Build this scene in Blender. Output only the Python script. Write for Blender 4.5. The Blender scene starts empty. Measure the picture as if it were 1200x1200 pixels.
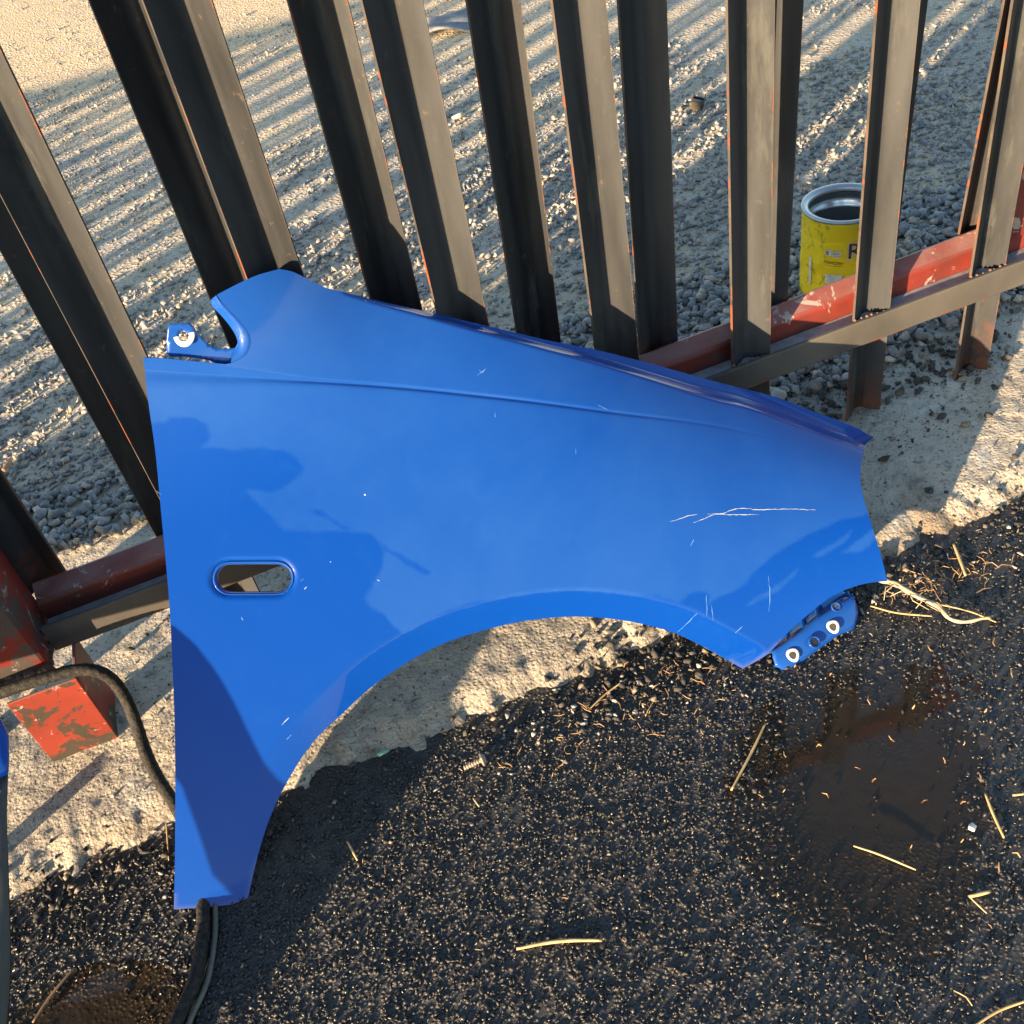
import bpy, bmesh, math, random
import numpy as np
from mathutils import Matrix, Vector, Quaternion
from mathutils.geometry import delaunay_2d_cdt

S = bpy.context.scene
COL = S.collection
random.seed(7); RNG = np.random.default_rng(7)

# ------------------------------------------------------------------ camera
cd = bpy.data.cameras.new('camera'); cam = bpy.data.objects.new('camera', cd); COL.objects.link(cam)
CR = Vector((0.92631, -0.3417, -0.15869)); CU = Vector((0.34317, 0.59139, 0.72972)); CF = Vector((0.1555, 0.73041, -0.66507))
M = Matrix((CR, CU, -CF)).transposed().to_4x4(); M.translation = Vector((0.00267, -1.20116, 1.16914))
cam.matrix_world = M
cd.sensor_width = 36; cd.lens = 36.0; cd.clip_start = 0.02; cd.clip_end = 400
S.camera = cam

# ------------------------------------------------------------------ light
AZ = math.radians(31.5); EL = math.radians(9.5)
TO_SUN = Vector((-math.cos(AZ) * math.cos(EL), -math.sin(AZ) * math.cos(EL), math.sin(EL)))
w = bpy.data.worlds.new('World'); S.world = w; w.use_nodes = True
wn = w.node_tree; bg = wn.nodes['Background']
sky = wn.nodes.new('ShaderNodeTexSky'); sky.sky_type = 'NISHITA'; sky.sun_disc = False
sky.sun_elevation = EL; sky.sun_rotation = math.atan2(TO_SUN.x, TO_SUN.y) % (2 * math.pi)
sky.air_density = 1.0; sky.dust_density = 0.4; sky.ozone_density = 1.3
wn.links.new(sky.outputs[0], bg.inputs[0]); bg.inputs[1].default_value = 0.098
sd = bpy.data.lights.new('sun', 'SUN'); sun = bpy.data.objects.new('sun', sd); COL.objects.link(sun)
sd.energy = 4.9; sd.angle = math.radians(0.6); sd.color = (1.0, 0.72, 0.43)
sun.rotation_euler = (-TO_SUN).to_track_quat('-Z', 'Y').to_euler()
S.view_settings.view_transform = 'Standard'; S.view_settings.look = 'None'
S.view_settings.gamma = 1; S.view_settings.use_curve_mapping = False
S.view_settings.exposure = 2.35
S.cycles.max_bounces = 6

# ------------------------------------------------------------------ surveyed positions (metres; fender ones in sheet coordinates u,v)
CREASE = [[0.1926,0.6523],[0.2739,0.6186],[0.3594,0.5843],[0.4896,0.5315],[0.6349,0.4645],[0.7662,0.4007],[0.9076,0.3327],[1.0477,0.2487]]
TOP = [[0.205,0.671],[0.309,0.711],[0.408,0.719],[0.471,0.67],[0.556,0.618],[0.627,0.574],[0.708,0.524],[0.77,0.487],[0.843,0.44],[0.928,0.384],[0.988,0.347],[1.09,0.267],[1.13,0.235]]
ARCH = [[0.086,-0.0262],[0.1202,0.0258],[0.1566,0.0712],[0.1997,0.11],[0.2383,0.1362],[0.2794,0.1531],[0.3247,0.1711],[0.3729,0.1832],[0.4232,0.1901],[0.4713,0.1895],[0.5299,0.1826],[0.5757,0.1722],[0.6205,0.1573],[0.6639,0.1367],[0.7063,0.1113],[0.7474,0.0799],[0.7863,0.0388],[0.8202,-0.001]]
OUT_LEFT = [[0.2116,0.6595],[0.196,0.6081],[0.1813,0.5528],[0.1605,0.4809],[0.1439,0.4182],[0.1263,0.3558],[0.0934,0.2527],[0.0647,0.1705],[0.0258,0.0677],[-0.0009,0.0004]]
OUT_BOTTOM = [[-0.0009,0.0004],[0.0444,-0.0161],[0.0803,-0.0261],[0.0881,-0.0235]]
OUT_ARCH = [[0.0881,-0.0235],[0.1202,0.0258],[0.1566,0.0712],[0.1997,0.11],[0.2383,0.1362],[0.2794,0.1531],[0.3247,0.1711],[0.3729,0.1832],[0.4232,0.1901],[0.4713,0.1895],[0.5299,0.1826],[0.5757,0.1722],[0.6205,0.1573],[0.6639,0.1367],[0.7063,0.1113],[0.7474,0.0799],[0.7863,0.0388],[0.8202,-0.001]]
OUT_LOWER = [[0.8202,-0.001],[0.8569,0.0079],[0.8967,0.0263],[0.9352,0.0401],[0.9728,0.0504],[1.0077,0.0514],[1.0343,0.0478],[1.0614,0.0401]]
OUT_FRONT = [[1.0614,0.0401],[1.0639,0.0851],[1.068,0.1329],[1.0764,0.1717],[1.0929,0.199],[1.1253,0.2222],[1.1578,0.2311]]
OUT_TOP = [[1.1578,0.2311],[1.1457,0.2539],[1.0882,0.3003],[1.0365,0.3415],[0.9669,0.383],[0.8694,0.4429],[0.7866,0.4913],[0.7176,0.5273],[0.6319,0.577],[0.5576,0.6197],[0.4879,0.6544],[0.449,0.6732],[0.4277,0.6905],[0.4152,0.7003],[0.4014,0.7064]]
OUT_PILLAR = [[0.4014,0.7064],[0.3747,0.7059],[0.347,0.7024],[0.3188,0.6979]]
OUT_NOTCH = [[0.3188,0.6979],[0.3269,0.6799],[0.3352,0.6615],[0.3396,0.6459],[0.3357,0.6336],[0.3244,0.6246],[0.3059,0.622],[0.2997,0.623]]
OUT_STEP = [[0.2997,0.623],[0.2612,0.6395],[0.2343,0.6512],[0.2116,0.6595]]
NOTCH_IN = [[0.3185,0.6995],[0.311,0.6968],[0.3102,0.6902],[0.3153,0.6799],[0.3209,0.6651],[0.3236,0.651],[0.3225,0.6431],[0.3173,0.6385]]
NOTCH_OUT = [[0.3188,0.6979],[0.3269,0.6799],[0.3352,0.6615],[0.3396,0.6459],[0.3357,0.6336],[0.3244,0.6246],[0.3059,0.622]]
TAB = [[0.3173,0.6388],[0.3062,0.6412],[0.2951,0.6458],[0.289,0.6518],[0.2834,0.6638],[0.2801,0.6759],[0.277,0.6808],[0.2561,0.6862],[0.2517,0.6836],[0.2392,0.6562],[0.2578,0.6472],[0.28,0.6359],[0.2989,0.6235],[0.3241,0.626],[0.3248,0.6385]]
TAB_RING = [[0.2655,0.6694]]
HOLE_OUT = [[0.2722,0.3712],[0.278,0.3678],[0.2825,0.3628],[0.2852,0.3566],[0.2859,0.3498],[0.2845,0.343],[0.2812,0.337],[0.2762,0.3324],[0.2701,0.3295],[0.2635,0.3287],[0.2569,0.33],[0.2016,0.3512],[0.1959,0.3545],[0.1916,0.3595],[0.1889,0.3656],[0.1882,0.3724],[0.1896,0.379],[0.1929,0.3849],[0.1978,0.3896],[0.2037,0.3924],[0.2103,0.3933],[0.2167,0.392]]
HOLE_IN = [[0.2712,0.3664],[0.2759,0.3638],[0.2795,0.3597],[0.2817,0.3547],[0.2823,0.3493],[0.2812,0.3438],[0.2785,0.339],[0.2745,0.3353],[0.2696,0.333],[0.2642,0.3323],[0.259,0.3334],[0.2044,0.3543],[0.1998,0.3569],[0.1963,0.3609],[0.1942,0.3659],[0.1936,0.3713],[0.1947,0.3766],[0.1974,0.3814],[0.2013,0.3851],[0.2061,0.3874],[0.2114,0.3881],[0.2165,0.387]]
BRACKET = [[0.5002,-0.3852,0.0006],[0.4977,-0.3988,-0.0117],[0.51,-0.4081,-0.0219],[0.545,-0.4044,-0.0176],[0.5763,-0.3983,-0.0134],[0.6075,-0.3929,-0.0102],[0.6311,-0.3916,-0.0152],[0.6459,-0.3791,-0.006],[0.6507,-0.3642,0.0063],[0.6464,-0.3504,0.0172],[0.6448,-0.3326,0.0268],[0.6137,-0.3264,0.0188],[0.5553,-0.3419,-0.0],[0.5071,-0.3597,-0.006]]
BR_RINGS = [[0.5254,-0.3978,-0.0059],[0.5617,-0.3944,-0.0019],[0.5977,-0.3855,0.0025],[0.6145,-0.365,0.0153]]
BR_RIDGE = [[0.5059,-0.3915,0.0022],[0.5441,-0.3823,0.0103],[0.5848,-0.3721,0.0163],[0.6239,-0.3653,0.018],[0.651,-0.3606,0.0173]]
BR_RIBS = [[[0.5279,-0.3889,0.002],[0.5422,-0.3566,-0.0023]],[[0.557,-0.3815,0.0079],[0.5711,-0.3502,0.0054]],[[0.5831,-0.3749,0.0127],[0.5964,-0.3478,0.0081]]]
SCRATCH = [[[0.7838,0.2339],[0.7995,0.2331],[0.8113,0.2325],[0.8252,0.2299]],[[0.816,0.2207],[0.8335,0.2206],[0.8489,0.2212],[0.8624,0.2175],[0.8763,0.2175],[0.8953,0.2131],[0.91,0.2051],[0.9273,0.1994],[0.9638,0.1861],[0.995,0.1733]],[[0.8394,0.2247],[0.8527,0.2205],[0.8639,0.2145],[0.8881,0.2062],[0.9122,0.1973]],[[0.6048,0.5159],[0.6079,0.5112],[0.6148,0.5162]],[[0.6001,0.5101],[0.614,0.514]],[[0.7993,0.1918],[0.8078,0.1999]],[[0.8933,0.1132],[0.8868,0.0874],[0.8779,0.065]],[[0.6055,0.4563],[0.6031,0.4499]],[[0.6935,0.3732],[0.6905,0.3657]],[[0.2919,0.3367],[0.2957,0.3376]],[[0.2921,0.3248],[0.2963,0.3268]],[[0.3829,0.3033],[0.3852,0.3001]],[[0.2054,0.1715],[0.2165,0.1766]],[[0.2034,0.1507],[0.2117,0.1545]],[[0.2064,0.3202],[0.2068,0.3153]],[[0.7985,0.1213],[0.7895,0.0916]],[[0.8008,0.1051],[0.7962,0.0839]],[[0.7451,0.0847],[0.7783,0.1011]],[[0.8209,0.0549],[0.8346,0.0598]],[[0.1646,0.5056],[0.1678,0.4999]],[[0.7466,0.4185],[0.7581,0.4071]]]
REFLECTED_DARK = [[0.1653,0.5914],[0.204,0.5815],[0.2159,0.584],[0.2373,0.5778],[0.2507,0.5621],[0.2518,0.5483],[0.2458,0.5414],[0.2308,0.5399],[0.2887,0.5173],[0.3282,0.5022],[0.3392,0.4891],[0.3435,0.4759],[0.3432,0.469],[0.3325,0.4647],[0.3206,0.4573],[0.3049,0.4549],[0.2679,0.4682],[0.2715,0.4565],[0.2795,0.4385],[0.2885,0.42],[0.2928,0.4068],[0.3117,0.3962],[0.3624,0.3775],[0.3876,0.367],[0.3985,0.3582],[0.4035,0.3432],[0.4042,0.3323],[0.3931,0.315],[0.3794,0.3035],[0.3661,0.293],[0.3593,0.2872],[0.365,0.2707],[0.3759,0.2557],[0.3829,0.2362],[0.3905,0.2247],[0.4505,0.2317],[0.4975,0.2282],[0.5432,0.2192],[0.5882,0.2069],[0.6326,0.1911],[0.6764,0.1719],[0.72,0.1502],[0.7595,0.1262],[0.773,0.1311],[0.7908,0.1293],[0.8009,0.1242],[0.8035,0.1168],[0.7961,0.1069],[0.8109,0.1115],[0.8242,0.1115],[0.8375,0.1114],[0.8596,0.1171],[0.8812,0.128],[0.9078,0.1371],[0.9376,0.1426],[0.9663,0.1447],[0.9954,0.1468],[1.0311,0.1465],[1.0714,0.1395],[1.1249,0.1277],[1.0393,-0.104],[0.8011,-0.0347],[0.6294,0.1112],[0.5197,0.1545],[0.3265,0.1216],[0.1178,-0.095],[-0.0653,-0.0124]]  # outline of the dark ground reflection painted on the fender
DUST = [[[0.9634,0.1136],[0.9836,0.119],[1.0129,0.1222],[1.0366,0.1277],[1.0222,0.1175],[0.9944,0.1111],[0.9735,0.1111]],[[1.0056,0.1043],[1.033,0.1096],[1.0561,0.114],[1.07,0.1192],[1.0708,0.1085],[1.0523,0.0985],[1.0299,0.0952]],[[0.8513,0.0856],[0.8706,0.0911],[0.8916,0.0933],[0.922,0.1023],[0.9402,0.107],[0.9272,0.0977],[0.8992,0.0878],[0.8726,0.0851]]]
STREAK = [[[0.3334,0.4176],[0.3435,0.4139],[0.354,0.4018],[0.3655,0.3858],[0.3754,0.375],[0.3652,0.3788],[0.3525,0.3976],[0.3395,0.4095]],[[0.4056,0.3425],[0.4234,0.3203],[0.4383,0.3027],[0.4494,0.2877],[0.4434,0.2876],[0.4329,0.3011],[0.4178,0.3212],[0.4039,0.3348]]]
HOSE = [[-0.5871,-0.0774,0.16],[-0.5148,-0.0816,0.165],[-0.462,-0.0843,0.165],[-0.4169,-0.085,0.16],[-0.3892,-0.0905,0.15],[-0.3759,-0.094,0.125],[-0.3716,-0.1051,0.09],[-0.3726,-0.1258,0.055],[-0.3709,-0.164,0.03],[-0.3601,-0.2103,0.018],[-0.3466,-0.2503,0.01],[-0.3332,-0.3102,-0.0],[-0.3283,-0.3701,-0.005],[-0.3334,-0.4107,-0.008],[-0.3394,-0.4505,-0.008],[-0.3552,-0.501,-0.008],[-0.3803,-0.5386,-0.008],[-0.4023,-0.5752,-0.008]]
STRAWS = {'s1': [[0.0186,-0.6244,-0.018],[0.0529,-0.6321,-0.018],[0.0818,-0.6419,-0.018],[0.1149,-0.6569,-0.018]],'s2': [[0.4369,-0.4767,-0.018],[0.3961,-0.5093,-0.018],[0.3463,-0.5464,-0.018]],'s3': [[0.4392,-0.6766,-0.018],[0.4596,-0.6986,-0.018],[0.4857,-0.7326,-0.018]],'s4': [[0.6191,-0.6847,-0.018],[0.6097,-0.7102,-0.018],[0.5998,-0.7418,-0.018]],'s5': [[0.5179,-0.7847,-0.018],[0.5428,-0.7894,-0.018]],'s6': [[0.5184,-0.7826,-0.018],[0.5232,-0.8082,-0.018]],'s7': [[0.4319,-0.9018,-0.018],[0.4658,-0.8989,-0.018],[0.5051,-0.9028,-0.018]],'s8': [[-0.5542,-0.4632,-0.018],[-0.5331,-0.4395,-0.018],[-0.5026,-0.4142,-0.018]],'s9': [[0.2317,-0.347,-0.018],[0.2648,-0.3323,-0.018],[0.3034,-0.3214,-0.018]],'s10': [[-0.1379,-0.396,-0.018],[-0.1316,-0.4286,-0.018]],'s11': [[0.8536,-0.3184,-0.018],[0.8397,-0.3522,-0.018],[0.8274,-0.3796,-0.018]],'s12': [[0.6765,-0.3649,-0.018],[0.7001,-0.3927,-0.018],[0.7393,-0.4213,-0.018]],'s13': [[0.7613,-0.4071,-0.018],[0.7887,-0.4369,-0.018],[0.8075,-0.4707,-0.018]],'s14': [[-0.3366,-0.4763,-0.018],[-0.3508,-0.504,-0.018],[-0.3697,-0.5391,-0.018]],'s15': [[-0.3684,-0.2387,-0.018],[-0.3695,-0.2745,-0.018],[-0.3712,-0.3156,-0.018]],'s16': [[0.0362,-0.4082,-0.018],[0.0394,-0.424,-0.018]],'s17': [[0.4375,-0.8631,-0.018],[0.445,-0.8742,-0.018],[0.4449,-0.8839,-0.018]],'s18': [[0.6458,-0.7004,-0.018],[0.6614,-0.7053,-0.018]]}
ROOT = [[0.7085,-0.3377,-0.005],[0.7235,-0.3578,-0.005],[0.7295,-0.3795,-0.004],[0.7439,-0.4001,-0.01],[0.7525,-0.4178,-0.012],[0.7518,-0.4412,-0.012],[0.7658,-0.456,-0.012],[0.7896,-0.4616,-0.012],[0.8019,-0.4644,-0.014]]
PEBBLE = [0.5773,-0.7162,-0.018]
BOLT = [[0.0394,-0.3612,-0.018],[0.0657,-0.362,-0.018],[0.0733,-0.3473,-0.018]]
GLASS = [[-0.0579,-0.2912,-0.01],[-0.0333,-0.294,-0.01]]
BUTT = [-0.5973,0.7462,-0.018]
SHEET = [[0.9106,2.7008,-0.01],[1.0639,2.6351,-0.01],[1.124,2.8757,-0.01],[0.959,2.8962,-0.01]]
BOX = [1.3588,1.4352,-0.018]
STONE = [0.761,1.8639,0.0]
SECOND_OUT = [[-1.1871,-0.2112,0.3499],[-1.0332,-0.2093,0.3578],[-0.7636,-0.0763,0.4678],[-0.6108,-0.1105,0.4491],[-0.6973,-0.1999,0.3793],[-0.5726,-0.2399,0.3552],[-0.4824,-0.2661,0.3397],[-0.4345,-0.292,0.3226],[-0.4313,-0.2996,0.3183],[-0.4291,-0.319,0.3071],[-0.4487,-0.3771,0.2721],[-0.4649,-0.4269,0.2328],[-0.4824,-0.4757,0.1896],[-0.4963,-0.5118,0.1594],[-0.5083,-0.5401,0.138],[-0.5507,-0.6537,0.0998],[-0.5662,-0.6793,0.0667],[-0.5801,-0.7274,0.0359]]  # upper spike beyond the frame is shaped to shade the post
SECOND_IN = [[-1.2309,-0.2739,0.3016],[-1.0499,-0.3023,0.2885],[-0.7649,-0.36,0.2581],[-0.6402,-0.4,0.234],[-0.5638,-0.4498,0.2005],[-0.5749,-0.4849,0.1741],[-0.6135,-0.5463,0.1271],[-0.6477,-0.5965,0.0885],[-0.6556,-0.6273,0.0654],[-0.6339,-0.6673,0.0368]]
FU = np.array([0.99997, 0.0077, 0.0]); FV = np.array([0.0, 0.62211, 0.78293]); FN = np.array([0.00603, -0.7829, 0.6221]); FO = np.array([-0.366, -0.4, 0.0])

# ------------------------------------------------------------------ helpers
def tag(o, label=None, cat=None, group=None, kind=None):
    if label: o['label'] = label
    if cat: o['category'] = cat
    if group: o['group'] = group
    if kind: o['kind'] = kind
    return o

def empty(name, loc=(0, 0, 0), label=None, cat=None, group=None):
    o = bpy.data.objects.new(name, None); o.location = loc; o.empty_display_size = 0.05
    COL.objects.link(o); return tag(o, label, cat, group)

def link(name, me, mats, parent=None, loc=None, rot=None):
    o = bpy.data.objects.new(name, me); COL.objects.link(o)
    for m_ in (mats if isinstance(mats, (list, tuple)) else [mats]):
        me.materials.append(m_)
    if parent:
        o.parent = parent
        if loc is None:
            o.location = -parent.location if parent.type == 'EMPTY' else (0, 0, 0)
    if loc is not None: o.location = loc
    if rot is not None: o.rotation_euler = rot
    return o

def np_mesh(name, V, F, smooth=False, attrs=None, midx=None):
    V = np.asarray(V, dtype=np.float32); me = bpy.data.meshes.new(name)
    if isinstance(F, np.ndarray):
        k = F.shape[1]; n = len(F)
        me.vertices.add(len(V)); me.vertices.foreach_set('co', V.ravel())
        me.loops.add(n * k); me.loops.foreach_set('vertex_index', F.astype(np.int32).ravel())
        me.polygons.add(n); me.polygons.foreach_set('loop_start', np.arange(0, n * k, k, dtype=np.int32))
        me.update(calc_edges=True)
    else:
        me.from_pydata([tuple(map(float, v)) for v in V], [], [tuple(int(i) for i in f) for f in F])
    if smooth: me.polygons.foreach_set('use_smooth', np.ones(len(me.polygons), dtype=bool))
    if midx is not None: me.polygons.foreach_set('material_index', np.asarray(midx, dtype=np.int32))
    for k_, a in (attrs or {}).items():
        at = me.attributes.new(k_, 'FLOAT', 'POINT'); at.data.foreach_set('value', np.asarray(a, dtype=np.float32))
    me.update(); return me

def bm_mesh(name, bm, smooth=False):
    bmesh.ops.recalc_face_normals(bm, faces=bm.faces)
    me = bpy.data.meshes.new(name); bm.to_mesh(me); bm.free()
    if smooth:
        for p in me.polygons: p.use_smooth = True
    return me

def add_box(bm, x0, x1, y0, y1, z0, z1, bev=0.0, skew=0.0):
    vs = [bm.verts.new((x, y, z + skew * (x - x0))) for x in (x0, x1) for y in (y0, y1) for z in (z0, z1)]
    F = [(0, 1, 3, 2), (4, 6, 7, 5), (0, 4, 5, 1), (2, 3, 7, 6), (0, 2, 6, 4), (1, 5, 7, 3)]
    fs = [bm.faces.new([vs[i] for i in f]) for f in F]
    if bev:
        es = list({e for f in fs for e in f.edges})
        bmesh.ops.bevel(bm, geom=es, offset=bev, segments=2, affect='EDGES', profile=0.5)

def catmull(P, step=0.004, closed=False):
    P = np.array(P, float); n = len(P); out = []
    for i in range(n - 1 if not closed else n):
        if closed: a, b, c, d = P[(i - 1) % n], P[i], P[(i + 1) % n], P[(i + 2) % n]
        else: a, b, c, d = P[max(i - 1, 0)], P[i], P[i + 1], P[min(i + 2, n - 1)]
        if not closed and i == 0: a = 2 * b - c
        if not closed and i == n - 2: d = 2 * c - b
        k = max(1, int(np.linalg.norm(c - b) / step))
        for j in range(k):
            t = j / k
            out.append(0.5 * (2 * b + (c - a) * t + (2 * a - 5 * b + 4 * c - d) * t * t + (3 * b - a - 3 * c + d) * t ** 3))
    if not closed: out.append(P[-1])
    return np.array(out)

def resample(P, n):
    P = np.asarray(P, float); L = np.r_[0, np.cumsum(np.linalg.norm(np.diff(P, axis=0), axis=1))]
    t = np.linspace(0, L[-1], n); return np.stack([np.interp(t, L, P[:, i]) for i in range(P.shape[1])], 1)

def seg_dist(Q, P, closed=False):
    Q = np.asarray(Q, float); P = np.asarray(P, float)
    if closed: P = np.vstack([P, P[:1]])
    best = np.full(len(Q), 9e9)
    for i in range(len(P) - 1):
        a = P[i]; d = P[i + 1] - a; t = np.clip(((Q - a) @ d) / max(d @ d, 1e-12), 0, 1)
        best = np.minimum(best, np.linalg.norm(Q - a - t[:, None] * d, axis=1))
    return best

def inside(Q, P):
    Q = np.asarray(Q, float); P = np.asarray(P, float); r = np.zeros(len(Q), bool); n = len(P); j = n - 1
    for i in range(n):
        a, b = P[i], P[j]
        with np.errstate(divide='ignore', invalid='ignore'):
            c = ((a[1] > Q[:, 1]) != (b[1] > Q[:, 1])) & (Q[:, 0] < (b[0] - a[0]) * (Q[:, 1] - a[1]) / (b[1] - a[1]) + a[0])
        r ^= c; j = i
    return r

def hash2(ix, iy, s):
    h = (ix.astype(np.int64) * 374761393 + iy.astype(np.int64) * 668265263 + s * 974634777) & 0xffffffff
    h = ((h ^ (h >> 13)) * 1274126177) & 0xffffffff
    return ((h ^ (h >> 16)) & 0xffffff) / float(0xffffff)

def vnoise(x, y, s=0):
    ix = np.floor(x); iy = np.floor(y); fx = x - ix; fy = y - iy
    fx = fx * fx * (3 - 2 * fx); fy = fy * fy * (3 - 2 * fy)
    a = hash2(ix, iy, s); b = hash2(ix + 1, iy, s); c = hash2(ix, iy + 1, s); d = hash2(ix + 1, iy + 1, s)
    return (a * (1 - fx) + b * fx) * (1 - fy) + (c * (1 - fx) + d * fx) * fy * 1.0

def fbm(x, y, s=0, o=4):
    r = 0; a = 0.5; f = 1.0
    for k in range(o):
        r = r + a * (vnoise(x * f + 17.3 * k, y * f - 9.1 * k, s + k) - 0.5); a *= 0.5; f *= 2.03
    return r

def tube(bm, P, R, sides=8, ridge=0.0):
    P = [Vector(p) for p in P]; n = len(P); rings = []
    up = Vector((0.13, 0.2, 1)).normalized()
    for i, p in enumerate(P):
        t = (P[min(i + 1, n - 1)] - P[max(i - 1, 0)]).normalized()
        a = t.cross(up)
        if a.length < 1e-3: a = t.cross(Vector((1, 0, 0)))
        a.normalize(); b = t.cross(a); r = (R[i] if hasattr(R, '__len__') else R) * (1 + (ridge if i % 2 else -ridge))
        rings.append([bm.verts.new(p + r * (math.cos(2 * math.pi * k / sides) * a + math.sin(2 * math.pi * k / sides) * b)) for k in range(sides)])
    for i in range(n - 1):
        for k in range(sides):
            bm.faces.new((rings[i][k], rings[i][(k + 1) % sides], rings[i + 1][(k + 1) % sides], rings[i + 1][k]))
    bm.faces.new(rings[0]); bm.faces.new(rings[-1][::-1])

# ------------------------------------------------------------------ materials
class NT:
    def __init__(s, name):
        s.m = bpy.data.materials.new(name); s.m.use_nodes = True; s.t = s.m.node_tree; s.b = s.t.nodes['Principled BSDF']
        s.out = s.t.nodes['Material Output']; s._co = None
    def n(s, typ, **k):
        x = s.t.nodes.new(typ)
        for a, v in k.items(): setattr(x, a, v)
        return x
    def l(s, a, b): s.t.links.new(a, b)
    def co(s, rnd=True):
        if s._co: return s._co
        tc = s.n('ShaderNodeTexCoord')
        if rnd:
            oi = s.n('ShaderNodeObjectInfo'); mu = s.n('ShaderNodeMath', operation='MULTIPLY'); mu.inputs[1].default_value = 37.0
            s.l(oi.outputs['Random'], mu.inputs[0]); ad = s.n('ShaderNodeVectorMath', operation='ADD')
            s.l(tc.outputs['Object'], ad.inputs[0]); s.l(mu.outputs[0], ad.inputs[1]); s._co = ad.outputs[0]
        else: s._co = tc.outputs['Object']
        return s._co
    def noise(s, scale, detail=4, rough=0.55, sc=(1, 1, 1), dist=0.0):
        mp = s.n('ShaderNodeMapping'); mp.inputs['Scale'].default_value = sc; s.l(s.co(), mp.inputs[0])
        x = s.n('ShaderNodeTexNoise'); x.inputs['Scale'].default_value = scale; x.inputs['Detail'].default_value = detail
        x.inputs['Roughness'].default_value = rough; x.inputs['Distortion'].default_value = dist
        s.l(mp.outputs[0], x.inputs['Vector']); return x.outputs['Fac']
    def voro(s, scale, out='Distance', feature='F1'):
        x = s.n('ShaderNodeTexVoronoi', feature=feature); x.inputs['Scale'].default_value = scale; s.l(s.co(), x.inputs['Vector']); return x.outputs[out]
    def ramp(s, f, *stops):
        r = s.n('ShaderNodeValToRGB'); e = r.color_ramp.elements
        while len(e) < len(stops): e.new(0.5)
        for i, (p, c) in enumerate(stops):
            e[i].position = p; e[i].color = (c, c, c, 1) if isinstance(c, (int, float)) else (*c, 1)
        s.l(f, r.inputs[0]); return r.outputs[0]
    def mix(s, f, a, b, mode='MIX'):
        x = s.n('ShaderNodeMix', data_type='RGBA', blend_type=mode)
        for v, i in ((f, 0), (a, 6), (b, 7)):
            if hasattr(v, 'is_output'): s.l(v, x.inputs[i])
            elif i == 0: x.inputs[0].default_value = v
            else: x.inputs[i].default_value = (*v, 1) if hasattr(v, '__len__') else (v, v, v, 1)
        return x.outputs[2]
    def math(s, op, a, b=None, c=None):
        x = s.n('ShaderNodeMath', operation=op)
        for i, v in enumerate((a, b, c)):
            if v is None: continue
            if hasattr(v, 'is_output'): s.l(v, x.inputs[i])
            else: x.inputs[i].default_value = v
        return x.outputs[0]
    def attr(s, name):
        x = s.n('ShaderNodeAttribute', attribute_name=name); return x.outputs['Fac']
    def bump(s, h, strength=0.5, dist=0.002, prev=None):
        x = s.n('ShaderNodeBump'); x.inputs['Strength'].default_value = strength; x.inputs['Distance'].default_value = dist
        s.l(h, x.inputs['Height'])
        if prev is not None: s.l(prev, x.inputs['Normal'])
        return x.outputs[0]
    def set(s, **k):
        for a, v in k.items():
            i = s.b.inputs[a.replace('_', ' ')]
            if hasattr(v, 'is_output'): s.l(v, i)
            elif hasattr(v, '__len__'): i.default_value = (*v, 1)
            else: i.default_value = v
        return s.m

def flat(name, c, rough=0.6, **k):
    t = NT(name); f = t.noise(60, 3); col = t.mix(t.ramp(f, (0.3, 0.0), (0.7, 1.0)), [x * 0.75 for x in c], [min(1, x * 1.2) for x in c])
    return t.set(Base_Color=col, Roughness=rough, **k)

def m_concrete():
    t = NT('old_concrete'); n1 = t.noise(3.5, 6, 0.6); n2 = t.noise(45, 6, 0.7); v = t.voro(140)
    c = t.mix(t.ramp(n1, (0.35, 0.0), (0.65, 1.0)), (0.27, 0.25, 0.215), (0.42, 0.375, 0.30))
    c = t.mix(t.ramp(n2, (0.34, 0.9), (0.47, 0.0)), c, (0.16, 0.145, 0.12))
    c = t.mix(t.ramp(t.noise(160, 3), (0.33, 1.0), (0.40, 0.0)), c, (0.06, 0.055, 0.05))
    c = t.mix(t.ramp(t.noise(9, 5, 0.7, dist=0.6), (0.60, 0.0), (0.68, 0.55)), c, (0.50, 0.49, 0.46))
    c = t.mix(t.attr('dirt'), c, (0.14, 0.105, 0.07))
    b = t.bump(n2, 0.9, 0.010); b = t.bump(t.ramp(v, (0.0, 0.0), (0.5, 1.0)), 0.5, 0.004, b)
    return t.set(Base_Color=c, Roughness=0.92, Normal=b)

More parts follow.
